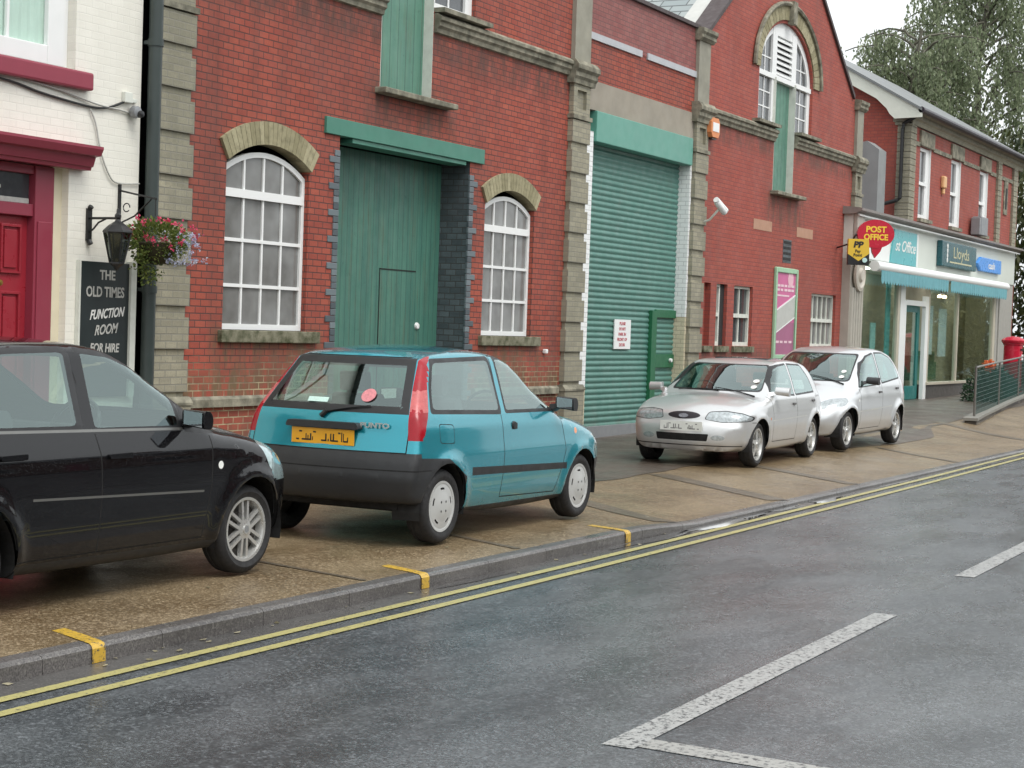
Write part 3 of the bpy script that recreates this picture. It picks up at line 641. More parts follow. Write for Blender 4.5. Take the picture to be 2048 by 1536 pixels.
# loading hatches with big round-headed windows
def hatch(c, hl, hr, half, zt, hb_, big_b, rise):
    MB().box(hl, hr - .001, YW + .132, YW + .17, hb_, zt).build('loading_hatch', GHATCH, wh)
    o = MB().box(hr - .006, hr, YW - .004, YW + .132, hb_ + .02, zt).box(hl, hl + .006, YW - .004, YW + .132, hb_ + .02, zt).build('hatch_jamb', WORNW, wh)
    MB().box(hl - .1, hr + .42, YW - .16, YW + .13, hb_ - .07, hb_ - .001).build('hatch_sill', STONE, wh, bevel=.012)
    m = MB(); yf = YW + .06
    E_ = lambda x, s=1.: zt + (rise * s) * math.sqrt(max(0, 1 - ((x - c) / half) ** 2))
    outer = [(c - half, big_b), (c - half, zt)] + ell(c, zt, half, rise, 26)[1:-1] + [(c + half, zt), (c + half, big_b)]
    inner = [(c - half + .16, big_b + .1), (c - half + .16, zt)] + ell(c, zt, half - .16, rise - .13, 26)[1:-1] + [(c + half - .16, zt), (c + half - .16, big_b + .1)]
    pa = MB()
    for s in (-1, 1):                      # side lights
        e = hr + .0 if s > 0 else hl - .0; o_ = c + s * half
        lo, hi = min(e, o_), max(e, o_)
        pts = [(lo, big_b), (hi, big_b), (hi, zt if s < 0 or 1 else zt)]
        m.box(lo, hi, yf, yf + .07, big_b, big_b + .08)
        m.box(e - (.0 if s > 0 else .11), e + (.11 if s > 0 else 0), yf - .01, yf + .07, big_b + .08, E_(e + s * .12) - .02)
        m.box(o_ - (.17 if s > 0 else 0), o_ + (.0 if s > 0 else .17), yf, yf + .07, big_b + .08, zt - .0)
        a_, b_ = (e + .11, o_ - .17) if s > 0 else (o_ + .17, e - .11)
        m.box((a_ + b_) / 2 - .014, (a_ + b_) / 2 + .014, yf + .02, yf + .05, big_b + .08, E_((a_ + b_) / 2) - .1)
        for z in (big_b + .38, big_b + .66, zt + .33): m.box(a_, b_, yf + .021, yf + .049, z - .012, z + .012)
        pa.box(a_, b_, yf + .035, yf + .04, big_b + .08, zt + .0)
        pa.xz([(a_, zt), (b_, zt)] + ([(b_, E_(b_) - .12), ((a_ + b_) / 2, E_((a_ + b_) / 2) - .1), (a_, E_(a_) - .08)]), yf + .0351, yf + .0399)
    m.box(c - half + .02, c + half - .02, yf - .03, yf + .07, zt - .04, zt + .05)      # transom
    ring = MB(); n = 26; oe, ie = ell(c, zt, half, rise, n), ell(c, zt, half - .17, rise - .13, n)
    for i in range(n): m.xz([oe[i], oe[i + 1], ie[i + 1], ie[i]], yf, yf + .07)
    # louvre over the hatch
    m.box(hl - .02, hl + .12, yf - .012, yf + .05, zt + .05, E_(hl) - .08); m.box(hr - .14, hr + .02, yf - .012, yf + .05, zt + .05, E_(hr) - .08)
    m.xz([(hl + .12, zt + .8), (hr - .14, zt + .8)] + [(x, E_(x) - .1) for x in (hr - .14, c + .2, c, c - .2, hl + .12)], yf - .002, yf + .05)
    z = zt + .09
    while z < zt + .76: m.quad((hl + .12, yf - .01, z), (hr - .14, yf - .01, z), (hr - .14, yf + .05, z + .075), (hl + .12, yf + .05, z + .075)).box(hl + .12, hr - .14, yf - .012, yf, z - .02, z + .012); z += .105
    fr = m.build('window', WHITE, wh)
    pa.build('pane', DGLASS, fr)
    MB().box(hl + .1, hr - .1, yf + .055, yf + .06, zt, zt + .85).build('louvre_backing', DARK, fr)
    v = MB(); n = 30
    for i in range(n):
        t0, t1 = PI * (i + .04) / n, PI * (i + .96) / n
        f = lambda t, a, b: (c - a * math.cos(t), zt + .06 + b * math.sin(t))
        v.xz([f(t0, half + .01, rise + .0), f(t1, half + .01, rise + .0), f(t1, half + .33, rise + .27), f(t0, half + .33, rise + .27)], YW - .03, YW + .05)
    v.build('arch', VOUS, wh)
    l = MB(); L = [(c - (half + .36) * math.cos(PI * i / 30), zt + .06 + (rise + .30) * math.sin(PI * i / 30)) for i in range(31)]
    l.tube([(p[0], YW - .05, p[1]) for p in L], .045, 6); l.box(c - .10, c + .12, YW - .12, YW, zt + rise + .0, zt + rise + .42)
    l.build('hood_mould', STONE, wh)
hatch(C1, 17.5, 18.68, 1.63, 6.6, 4.45, 5.6, 1.1)
# bay 2: shutter
mb = MB()
wall_xz(mb, [(22.9, -.1), (27.3, -.1), (27.3, 5.97), (22.9, 5.97)], [[(23.12, -.05), (27.12, -.05), (27.12, 4.92), (23.12, 4.92)]], YW, .1)
mb.build('wall', RED, wh)
MB().box(22.95, 27.3, YW - .004, YW + .25, 5.975, 6.74).build('parapet', RED2, wh)
MB().box(22.95, 27.25, YW - .06, YW + .3, 6.741, 6.80).build('coping', COPING, wh)
MB().box(23.12, 24.96, YW - .03, YW, 5.93, 6.03).build('lead_flashing', LEAD, wh); MB().box(25.18, 27.2, YW - .03, YW, 5.93, 6.03).build('lead_flashing', LEAD, wh)
MB().box(23.0, 27.17, YW - .012, YW + .3, 4.915, 5.34).build('lintel', CONC, wh)
MB().box(23.12, 23.36, YW - .006, YW + .2, .8, 4.6).box(27.105, 27.115, YW - .008, YW + .2, 1.95, 4.6).box(27.12, 27.18, YW - .012, YW + .02, 1.95, 4.5).build('door_jamb', JAMBW, wh)
MB().box(27.105, 27.115, YW - .008, YW + .2, .0, 1.948).box(27.12, 27.18, YW - .012, YW + .02, .0, 1.948).box(23.12, 23.36, YW - .006, YW + .2, 0, .798).build('door_jamb', brick('cream_jamb_brick', (.62, .56, .40), (.7, .64, .47), (.4, .36, .26), stain=(.35, .32, .2), stain_amt=.6), wh)
sh = MB().box(23.37, 27.10, YW - .05, YW + .16, 4.46, 4.91).build('shutter_box', GBOX, wh, bevel=.01)
sl = MB(); z = .0; PR = .0865; xA, xB = 23.365, 27.102
while z < 4.46:
    zs_ = [z, z + .012, z + .03, z + .055, z + .076, PR + z]; ys_ = [0, -.004, -.018, -.022, -.012, 0]
    for i in range(5): sl.quad((xA, YW + .2 + ys_[i], zs_[i]), (xB, YW + .2 + ys_[i], zs_[i]), (xB, YW + .2 + ys_[i + 1], zs_[i + 1]), (xA, YW + .2 + ys_[i + 1], zs_[i + 1]))
    z += PR
cur = sl.build('roller_shutter', GSLAT, wh, smooth='all')
MB().box(xA, xB, YW + .15, YW + .2, .0, .22).build('bottom_rail', GREYM, cur, bevel=.004)
pd = MB().box(26.06, 26.26, YW + .12, YW + .19, .22, 2.03).box(26.262, 27.09, YW + .14, YW + .19, 1.92, 2.05).build('pass_door_frame', GDARK, cur, bevel=.006)
p2 = MB().box(26.30, 27.08, YW + .15, YW + .185, 1.10, 1.32).build('lock_plate', GDARK, cur, bevel=.004)
MB().lathe([(0, -.05), (.03, -.045), (.035, -.02), (.03, 0)], (26.9, YW + .15, 1.22), 'y', 10).build('handle', WHITE, p2, smooth=True)
ns = thing('notice_sign', 'white notice with red lettering fixed to the green roller shutter', 'sign', (25, YW + .17, 1.4))
MB().box(24.69, 25.30, YW + .155, YW + .172, 1.40, 1.86).build('panel', WHITE, ns)
for i, (s_, sx) in enumerate((('PLEASE', .95), ('DO NOT', .8), ('PARK IN', 1.0), ('FRONT OF', 1.), ('DOOR', .95))): text('lettering', s_, .066, INKR, (24.98, YW + .153, 1.795 - .083 * i), (1, 0, 0), (0, 0, 1), ns, .001, sx=sx * 1.15, bold=.002)
# bay 3
half3 = 1.52; zt3 = 6.5
big3 = [(C3 - half3, 5.5), (C3 + half3, 5.5)] + list(reversed(ell(C3, zt3, half3, 1.07, 24)))
H3 = merge_hat(C3, big3, 31.15, 32.27, 4.39)
mb = MB()
SL = [(27.95, 28.25), (28.53, 29.04), (29.38, 30.33), (33.69, 35.27)]
holes = [[(a, 1.48), (b, 1.48), (b, 2.56), (a, 2.56)] for a, b in SL] + [H3]
wall_xz(mb, [(27.2, -.1), (36.4, -.1), (36.4, 6.5), (36.05, 6.72), (C3, 9.75), (27.72, 6.8), (27.2, 6.8)], holes, YW, .14)
mb.build('wall', RED3, wh)
MB().box(36.4, 36.42, YW + .01, YW + 9, -.1, 6.5).build('wall', RED3, wh)
hatch(C3, 31.15, 32.27, half3, zt3, 4.39, 5.53, 1.07)
for i, (a, b) in enumerate(SL):
    MB().box(a - .03, b + .06, YW - .05, YW + .13, 1.37, 1.475).build('window_sill', MOSS, wh)
    if i == 0: MB().box(a, b, YW + .1, YW + .12, 1.48, 2.56).build('blocked_opening', RED3, wh); continue
    m = MB(); t = .05; x1 = b - (.0 if i != 1 else .2)
    m.box(a, a + t, YW + .06, YW + .13, 1.48, 2.56).box(x1 - t, x1, YW + .06, YW + .13, 1.48, 2.56).box(a + t, x1 - t, YW + .06, YW + .13, 1.48, 1.55).box(a + t, x1 - t, YW + .06, YW + .13, 2.51, 2.56).box(a + t, x1 - t, YW + .045, YW + .13, 1.99, 2.06)
    n = {1: 0, 2: 2, 3: 5}[i]
    for k in range(1, n): x = a + t + (x1 - a - 2 * t) * k / n; m.box(x - .02, x + .02, YW + .08, YW + .12, 1.55, 2.51)
    fr = m.build('window', WORNW, wh); MB().box(a + t, x1 - t, YW + .105, YW + .11, 1.55, 2.51).build('pane', DGLASS if i != 3 else FROST, fr)
    if i == 1: MB().box(x1, b, YW + .06, YW + .12, 1.48, 2.56).build('side_board', DARK, fr)
for a, b in ((30.22, 31.2), (32.63, 33.6)): MB().box(a, b, YW - .006, YW + .02, 3.62, 3.81).build('patch_tiles', P('buff_tile', (.42, .24, .16), .7), wh)
for k in range(4): MB().box(31.90, 32.32, YW - .01, YW + .02, 3.135 + k * .105, 3.185 + k * .105).build('vent', DARK, wh)
MB().box(31.87, 32.35, YW - .005, YW + .01, 3.09, 3.53).build('vent_surround', BLUEB, wh)
# slope copings + roofs
def gable(c, hw, z0, z1, name_mat, x_l, x_r):
    m = MB()
    for s in (-1, 1): m.prism([(0, 0), (1, 0), (1, 1), (0, 1)], lambda p: (c + s * (hw * (1 - p[0]) + .02 * p[0]) + 0, YW - .05, z0 + (z1 - z0) * p[0] + .09 * p[1] - .02), lambda p: (c + s * (hw * (1 - p[0]) + .02 * p[0]), YW + .3, z0 + (z1 - z0) * p[0] + .09 * p[1] - .02))
    m.build('coping', COPING, wh)
t = NT('pale_wet_slate'); sep = t.n('ShaderNodeSeparateXYZ'); t.l(t.pos(), sep.inputs[0]); cb = t.n('ShaderNodeCombineXYZ'); t.l(sep.outputs[1], cb.inputs[0]); t.l(sep.outputs[2], cb.inputs[1])
b = t.n('ShaderNodeTexBrick'); t.l(cb.outputs[0], b.inputs['Vector']); b.inputs['Scale'].default_value = 1; b.inputs['Brick Width'].default_value = .5; b.inputs['Row Height'].default_value = .14; b.inputs['Mortar Size'].default_value = .012
b.inputs['Color1'].default_value = (.22, .26, .26, 1); b.inputs['Color2'].default_value = (.32, .35, .34, 1); b.inputs['Mortar'].default_value = (.05, .06, .06, 1); t.bump(b.outputs['Fac'], -.6, .02)
SLATE = t.set(color=b.outputs['Color'], rough=.3)
gable(C1, 4.35, 6.85, 9.92, 0, 0, 0); gable(C3, 4.15, 6.72, 9.76, 0, 0, 0)
for c, hw, z0, z1 in ((C1, 4.5, 6.75, 9.88), (C3, 4.5, 6.45, 9.72)):
    m = MB(); m.quad((c - hw, YW + .2, z0), (c, YW + .2, z1), (c, YW + 16, z1), (c - hw, YW + 16, z0)); m.quad((c + hw, YW + .2, z0), (c, YW + .2, z1), (c, YW + 16, z1), (c + hw, YW + 16, z0)); m.build('roof', SLATE, wh)
m = MB()
for s, c, hw, z0, z1 in ((-1, C3, 4.05, 6.78, 9.74),): m.quad((c - hw - .1, YW + .24, z0 - .02), (c, YW + .24, z1 + .02), (c, YW + .62, z1 + .02), (c - hw - .1, YW + .62, z0 - .02))
m.build('lead_flashing', P('pale_lead', (.50, .50, .47), .5), wh)
MB().box(22.6, 27.4, YW + .3, YW + 16, 6.2, 6.4).build('roof', LEAD, wh)
MB().box(13.5, 36.2, YW + .6, YW + 16, 0, 6.2).build('hall_interior', DARK, wh)
# things fixed to the hall
ab = thing('alarm_box', 'orange and white burglar alarm box by the third pilaster', 'alarm box', (27.9, YW, 5.05))
MB().xz([(27.62, 5.08), (27.68, 5.0), (27.94, 5.0), (28.0, 5.08), (28.0, 5.26), (27.94, 5.33), (27.68, 5.33), (27.62, 5.26)], YW - .16, YW - .02).build('case', P('orange_plastic', (.66, .24, .09), .5), ab, bevel=.01)
MB().xz([(27.67, 5.10), (27.95, 5.10), (27.95, 5.25), (27.67, 5.25)], YW - .166, YW - .159).build('front_label', WHITE, ab)
MB().box(27.72, 27.92, YW - .13, YW - .03, 4.97, 5.0).build('strobe', BLACK, ab)
cc = thing('security_camera', 'white tubular camera on a bracket beside the third pilaster', 'camera', (27.65, YW - .1, 3.6))
MB().tube([(27.62, YW - .02, 3.55), (27.62, YW - .18, 3.60), (27.60, YW - .28, 3.70), (27.62, YW - .33, 3.77)], .02, 8).lathe([(.05, 0), (.05, -.02), (0, -.02)], (27.62, YW, 3.55), 'y', 12).build('bracket', WORNW, cc, smooth=True)
a_, b_ = Vector((27.50, YW - .34, 3.90)), Vector((27.78, YW - .38, 3.73))
MB().tube([a_, a_ + (b_ - a_) * .08, a_ + (b_ - a_) * .95, b_], [.04, .055, .055, .05], 14).tube([a_ + Vector((-.02, 0, .03)), b_ + Vector((.04, 0, .035))], [.05, .058], 10).build('housing', WHITE, cc, smooth=True)
wb = thing('poster_board', 'tall pink poster in a pale green frame on the far bay wall', 'poster board', (32.05, YW, 1.3))
m = MB(); 
for q in ((31.42, 31.50, 1.25, 2.98), (32.60, 32.68, 1.25, 2.98), (31.50, 32.60, 2.89, 2.98), (31.50, 32.60, 1.25, 1.33)): m.box(q[0], q[1], YW - .06, YW - .004, q[2], q[3])
m.build('frame', P('pale_green_frame', (.33, .55, .36), .4), wb, bevel=.01)
PINK = P('pink_print', (.58, .13, .30), .35, var=.12, scale=2); PINK2 = P('plum_print', (.36, .12, .22), .35, var=.12, scale=2); GRY = P('grey_print', (.48, .49, .46), .4)
MB().box(31.50, 32.60, YW - .03, YW - .01, 1.95, 2.89).build('poster_upper', PINK, wb)
MB().box(31.50, 32.60, YW - .03, YW - .01, 1.33, 1.95).build('poster_lower', PINK2, wb)
MB().xz([(31.5, 1.74), (32.6, 2.06), (32.6, 2.46), (31.5, 2.14)], YW - .037, YW - .031).build('poster_band', GRY, wb)
MB().xz([(31.5, 2.14), (32.6, 2.46), (32.6, 2.49), (31.5, 2.17)], YW - .04, YW - .0311).xz([(31.5, 1.72), (32.6, 2.04), (32.6, 2.06), (31.5, 1.74)], YW - .04, YW - .0311).build('band_edge', WHITE, wb)
MB().lathe([(0, 0), (.16, 0), (.16, -.005), (0, -.005)], (32.3, YW - .031, 2.78), 'y', 16).build('poster_blob', P('pale_pink_print', (.75, .45, .52), .4), wb)
m = MB()
for r, (z, n) in enumerate(((2.62, 5), (2.54, 5), (2.44, 1), (1.55, 4))):
    for k in range(n):
        w_ = 1.0 / n; m.box(31.56 + k * w_, 31.56 + k * w_ + w_ * random.uniform(.6, .85), YW - .034, YW - .0305, z, z + (.045 if n > 1 else .03))
m.build('lettering', P('pale_pink_lettering', (.75, .55, .60), .5), wb)
m = MB().box(21.95, 22.02, YW - .06, YW, 1.33, 1.39).build('wall_light', WHITE, None, bevel=.01); m['label'] = 'tiny white bell push on the brick left of the second pilaster'; m['category'] = 'bell push'

# ------------------------------------------------------------------ post office shop beyond the hall
YS = 11.0; YU = 11.26                       # shop front line, upper wall line
GZ = lambda x: H_ground(x, 11)
so = thing('post_office_shop', 'red brick post office with teal awning, white fascia and sash windows above', 'shop', (43, YS, 0))
PANEL = P('fascia_panel', (.62, .66, .60), .35, var=.06, scale=1); PANW = P('fascia_white', (.80, .82, .80), .35, var=.03)
TEAL = P('teal_panel', (.10, .42, .45), .3, var=.12, scale=1.5); TEALC = P('teal_canvas', (.13, .34, .38), .7, var=.2)
SHGREY = P('shop_grey_trim', (.34, .33, .30), .5, var=.12); MAST = P('pilaster_paint', (.40, .38, .33), .5, var=.15)
MB().box(36.0, 51.2, YS + .35, YS + 12, 4.1, 4.3).build('flat_roof', LEAD, so)
f = MB().box(35.62, 51.2, YS, YS + .3, 3.36, 4.28).build('fascia', PANEL, so)
MB().box(35.62, 36.1, YS - .10, YS - .002, 3.40, 4.36).build('end_block', MAST, f, bevel=.02)
MB().box(36.12, 38.30, YS - .03, YS - .001, 3.40, 4.16).build('white_panel', PANW, f)
MB().xz([(38.35, 3.40), (40.5, 3.40), (40.5, 4.16), (38.65, 4.16)], YS - .035, YS - .002).build('teal_panel', TEAL, f)
MB().box(40.52, 40.66, YS - .035, YS - .002, 3.40, 4.16).build('white_strip', PANW, f)
text('lettering', 'st Office', .36, INKW, (39.55, YS - .038, 3.80), (1, 0, 0), (0, 0, 1), f, .002, shear=.3, sx=1.35, bold=.004)
MB().yz([(YS, 4.28), (YS - .08, 4.29), (YS - .18, 4.34), (YS - .22, 4.35), (YS - .22, 4.40), (YS + .02, 4.43), (YS + .4, 4.44), (YS + .4, 4.28)], 35.5, 51.3).build('cornice', P('cornice_lead', (.21, .185, .17), .5, var=.3), so)
MB().box(35.6, 51.2, YS - .14, YS - .11, 4.245, 4.275).build('cornice_edge', PANW, so)
gs = thing('bank_sign', 'dark green framed sign with pale lettering on the post office fascia', 'sign', (44.2, YS, 3.5))
MB().box(42.45, 45.95, YS - .14, YS - .002, 3.52, 4.14).build('panel', P('bank_green', (.012, .085, .10), .3), gs, bevel=.02)
text('lettering', 'Lloyds', .40, P('gold_lettering', (.52, .50, .32), .5), (44.35, YS - .143, 3.88), (1, 0, 0), (0, 0, 1), gs, .002, sx=1.6)
MB().box(43.2, 45.45, YS - .146, YS - .141, 3.63, 3.665).build('underline', P('gold_lettering', (.5, .5, .3)), gs)
m = MB()
for k in range(4): m.lathe([(0, 0), (.06, 0), (.06, -.006), (0, -.006)], (42.95, YS - .141, 3.68 + .115 * k), 'y', 10)
m.build('emblem', INKW, gs)
cs = thing('cash_sign', 'small blue arrow shaped cash sign at the right end of the fascia', 'sign', (47.8, YS, 3.6))
MB().xz([(46.35, 3.77), (46.75, 3.95), (49.1, 3.95), (49.1, 3.58), (46.75, 3.58)], YS - .09, YS - .002).build('panel', P('blue_sign', (.05, .27, .72), .3), cs, bevel=.015)
text('lettering', 'cash', .26, INKW, (47.95, YS - .093, 3.755), (1, 0, 0), (0, 0, 1), cs, .002, sx=1.7, bold=.004)
# awning
aw = thing('awning', 'rolled teal awning with white cassette and scalloped valance', 'awning', (43, YS - .2, 3.1))
MB().tube([(36.7, YS - .17, 3.25), (49.4, YS - .17, 3.25)], .115, 14).build('cassette', PANW, aw, smooth=True)
m = MB(); x = 36.95; yv = YS - .26
while x < 49.1:
    if not (42.72 < x < 42.92 or 46.5 < x < 46.7):
        pts = [(x, 3.17), (x, 2.95), (x + .05, 2.90), (x + .11, 2.88), (x + .17, 2.90), (x + .22, 2.95), (x + .22, 3.17)]
        o_ = .005 * math.sin(x * 2.3); m.xz(pts, yv + o_, yv + o_ + .006)
    x += .222
m.build('valance', TEALC, aw)
MB().tube([(42.83, YS - .2, 3.2), (42.83, YS - .2, 2.86)], .025, 6).build('awning_bracket', GREYM, aw); MB().tube([(46.6, YS - .2, 3.2), (46.6, YS - .2, 2.86)], .025, 6).build('awning_bracket', GREYM, aw)
# left pier with reeded shaft and scroll, right pier
m = MB(); m.box(35.62, 36.5, YS + .02, YS + .3, .1, 3.36)
for k in range(5): m.tube([(35.72 + .17 * k, YS + .015, .5), (35.72 + .17 * k, YS + .015, 2.75)], .055, 8)
m.box(35.58, 36.55, YS - .08, YS + .3, .1, .5)
m.build('pier', MAST, so)
MB().lathe([(0, 0), (.30, 0), (.34, -.03), (.34, -.08), (.27, -.1), (.22, -.07), (.16, -.07), (.12, -.12), (0, -.12)], (36.06, YS, 3.02), 'y', 22).build('scroll_bracket', P('scroll_paint', (.58, .54, .46), .5), so, smooth=True)
MB().box(49.2, 51.2, YS + .02, YS + .3, .1, 3.36).box(49.45, 50.6, YS - .02, YS + .02, .3, 3.3).build('pier', SHGREY, so, bevel=.01)
MB().box(51.1, 51.2, YS + .3, YS + 8, 0, 4.2).build('side_wall', CREAM, so)
# glazing
def bars(spec, mat, name, par, y0=YS + .03, y1=YS + .13):
    m = MB()
    for q in spec: m.box(q[0], q[1], y0, y1, q[2], q[3])
    return m.build(name, mat, par, bevel=.006)
ALU = P('window_post_paint', (.48, .44, .35), .45)
MB().box(36.5, 39.55, YS + .01, YS + .25, .1, .66).build('stall_riser', BLUEB, so); MB().box(42.05, 49.2, YS + .01, YS + .25, .1, .62).build('stall_riser', P('dark_stall_riser', (.09, .085, .08), .4), so)
MB().box(42.0, 49.25, YS - .03, YS + .15, .621, .68).build('window_sill', ALU, so); MB().box(36.5, 39.55, YS - .03, YS + .15, .661, .71).build('window_sill', ALU, so)
w1_ = bars(((36.5, 36.56, .71, 3.3), (39.38, 39.55, .3, 3.3)), ALU, 'shop_window', so); MB().box(36.56, 39.38, YS + .08, YS + .085, .71, 3.3).build('pane', SHOPGLASS, w1_)
w2_ = bars(((42.05, 42.2, .68, 3.3), (44.95, 45.05, .68, 3.3), (48.95, 49.2, .68, 3.3)), ALU, 'shop_window', so)
MB().box(42.2, 44.95, YS + .08, YS + .085, .68, 3.3).build('pane', SHOPGLASS, w2_); MB().box(45.05, 48.95, YS + .08, YS + .085, .68, 3.3).build('pane', SHOPGLASS, w2_)
dr = bars(((39.95, 40.06, .26, 2.6), (41.78, 42.04, .26, 2.75), (40.06, 41.78, 2.5, 2.62), (39.56, 39.94, .26, 3.3)), PANW, 'shop_door_frame', so, YS + .02, YS + .12)
d2 = bars(((40.1, 40.3, .28, 2.5), (41.55, 41.76, .28, 2.5), (40.3, 41.55, .28, .6), (40.3, 41.55, 2.35, 2.5)), P('teal_door', (.012, .15, .14), .4), 'shop_door', so, YS + .16, YS + .22); MB().box(40.3, 41.55, YS + .18, YS + .185, .6, 2.35).build('pane', SHOPGLASS, d2)
# inside of the shop: floor, back wall, display things
inn = MB().box(35.9, 51.0, YS + 1.3, YS + 1.4, 0, 3.4).build('back_wall', P('shop_inside_brown', (.40, .36, .27), .8, var=.5, scale=1.1), so)
MB().box(36.0, 51.0, YS + .3, YS + 3.4, 3.3, 3.36).build('ceiling', P('shop_ceiling', (.45, .43, .36), .8), so); MB().box(36.0, 51.0, YS + .3, YS + 3.4, .1, .25).build('shop_floor', P('shop_floor', (.12, .09, .06), .5), so)
for (x0, x1, z0, z1, y0, mt, nm, lb) in ((39.0, 39.36, .8, 3.2, YS + .2, TEAL, 'banner', 'tall teal banner behind the post office glass beside the door'), (38.35, 38.75, .75, 2.05, YS + .35, P('pale_teal_card', (.35, .62, .62), .5), 'display_card', 'pale teal leaning display card in the post office window'),
    (36.85, 37.05, .75, 1.72, YS + .4, P('pale_card', (.55, .62, .55), .6), 'display_card', 'narrow pale card at the left of the post office window'), (37.25, 37.5, .75, 1.66, YS + .45, P('yellowgreen_card', (.50, .52, .16), .6), 'display_card', 'yellow green card in the post office window'), (37.7, 38.05, .75, 1.5, YS + .4, P('ochre_card', (.42, .36, .10), .6), 'display_card', 'ochre card in the post office window'),
    (42.5, 43.15, 1.35, 2.55, YS + .2, P('pale_poster', (.55, .63, .66), .5), 'poster', 'pale poster hanging behind the window right of the shop door'), (43.75, 44.5, 1.3, 2.5, YS + .2, P('pale_poster', (.6, .6, .6)), 'poster', 'second pale poster hanging nearest the window post')):
    o = MB().box(x0, x1, y0, y0 + .02, z0, z1).build(nm, mt); o['label'] = lb; o['category'] = nm.replace('_', ' ')
o = MB().box(42.3, 44.8, YS + .5, YS + .9, .7, 1.15).box(42.5, 43.4, YS + .45, YS + .8, 1.151, 1.3).box(43.8, 44.6, YS + .5, YS + .85, 1.151, 1.42).build('display_counter', P('display_green', (.12, .22, .14), .7, var=.5, scale=3)); o['label'] = 'low green display of goods inside the window right of the door'; o['category'] = 'display'
st = NT('added_fill_glow').set(color=(.9, .9, .85), emis=(.95, .97, .92), es=9.)  # glow for unseen tubes, added to brighten the shop behind its glass
for x in (37.5, 40, 43, 46, 48.6): MB().box(x, x + 1.3, YS + .55, YS + .7, 3.26, 3.298).build('added_fill_tube', st, so)
# upper storey
mb = MB(); WN = [(41.55, 42.55), (44.55, 45.55), (47.65, 48.6)]
wall_xz(mb, [(40.6, 4.4), (52.4, 4.4), (52.4, 7.0), (40.6, 7.0)], [[(a, 4.62), (b, 4.62), (b, 6.33), (a, 6.33)] for a, b in WN], YU, .16)
mb.build('wall', RED3, so)
m = MB(); m.prism([(YU, 4.3), (YU + 7.6, 4.3), (YU + 7.6, 7.0), (YU + 3.8, 9.2), (YU, 7.0)], lambda p: (40.6, p[0], p[1]), lambda p: (40.66, p[0], p[1])); m.build('gable_wall', RED3, so)
MB().box(40.7, 52.3, YU + .5, YU + 7.6, 4.3, 7.0).box(52.35, 52.4, YU + .002, YU + 7.6, .1, 7.0).build('inner_walls', RED3, so)
for a, b in WN:
    fr = MB().box(a + .001, a + .10, YU + .05, YU + .15, 4.63, 6.32).box(b - .30, b - .001, YU + .05, YU + .15, 4.63, 6.32).box(a + .1, b - .30, YU + .05, YU + .15, 4.63, 4.72).box(a + .1, b - .30, YU + .05, YU + .15, 6.24, 6.32).box(a + .05, b - .18, YU + .03, YU + .15, 5.42, 5.50).build('window', WHITE, so)
    MB().box(a + .1, b - .30, YU + .10, YU + .105, 4.72, 6.24).build('pane', DGLASS, fr)
    MB().box(b - .006, b - .0005, YU - .002, YU + .15, 4.62, 6.33).build('white_reveal', WHITE, fr)
    MB().box(a - .05, b + .06, YU - .09, YU + .14, 4.53, 4.615).build('window_sill', STONE, so); MB().box(a - .12, b + .14, YU - .06, YU + .05, 6.335, 6.70).build('window_head', STONE, so, bevel=.015)
m = MB()
for a, b in ((40.95, 41.42), (42.70, 44.42), (45.70, 47.52), (48.75, 49.5), (50.1, 52.4)): m.box(a, b, YU - .035, YU + .01, 6.30, 6.40)
m.build('string_band', STONE, so)
m = MB(); k = 0; z = 4.45                     # banded brick piers
def pier(x0, x1, y0):
    global m
    z = 4.45
    while z < 6.9:
        m.box(x0, x1, y0, YU + .02, z, z + .135); z += .15
    m.box(x0 + .02, x1 - .02, y0 + .02, YU + .02, 4.45, 6.95)
pier(40.56, 41.02, YU - .05); pier(49.55, 50.0, YU - .07); pier(51.55, 52.05, YU - .07)
z = 4.45
while z < 6.9: m.box(40.53, 40.6, YU - .049, YU + .28, z, z + .135); z += .15
m.box(40.55, 40.6, YU - .03, YU + .26, 4.45, 6.95)
m.box(40.5, 40.6, YU - .08, YU + .34, 6.72, 6.78).box(40.48, 40.6, YU - .1, YU + .38, 6.79, 6.87)
m.build('corner_pier', PALE, so)
MB().xz([(50.55, 5.35), (51.0, 5.35), (51.0, 6.3), (50.55, 6.3)], YU - .03, YU + .01).build('niche_surround', STONE, so); MB().box(50.68, 50.87, YU - .036, YU - .031, 5.5, 6.1).build('niche', DARK, so)
MB().yz([(YU, 6.74), (YU - .06, 6.74), (YU - .10, 6.84), (YU - .16, 6.88), (YU - .16, 6.95), (YU - .24, 7.0), (YU, 7.0)], 40.5, 52.6).build('eaves_cornice', PALE, so)
MB().tube([(40.3, YU - .33, 7.03), (52.8, YU - .33, 7.03)], .075, 10).build('gutter', P('dark_gutter', (.03, .022, .03), .4), so)
m = MB()
m.quad((40.25, YU - .36, 7.06), (52.8, YU - .36, 7.06), (52.8, YU + 3.8, 9.42), (40.25, YU + 3.8, 9.42)).quad((40.25, YU + 8, 7.0), (52.8, YU + 8, 7.0), (52.8, YU + 3.8, 9.42), (40.25, YU + 3.8, 9.42))
m.quad((40.25, YU - .36, 7.0), (40.25, YU - .36, 7.06), (40.25, YU + 3.8, 9.42), (40.25, YU + 3.8, 9.34)); m.build('roof', P('shop_roof_tiles', (.16, .17, .17), .45, var=.3, scale=3), so)
MB().prism([(YU - .34, 7.03), (YU - .34, 6.86), (YU + .3, 6.84), (YU + .42, 6.95), (YU + .5, 7.08), (YU + .75, 7.32), (YU + 1.35, 7.65), (YU + 3.7, 8.98), (YU + 3.7, 9.33)], lambda p: (40.3, p[0], p[1]), lambda p: (40.36, p[0], p[1])).build('barge_board', P('barge_cream', (.66, .68, .60), .5), so)
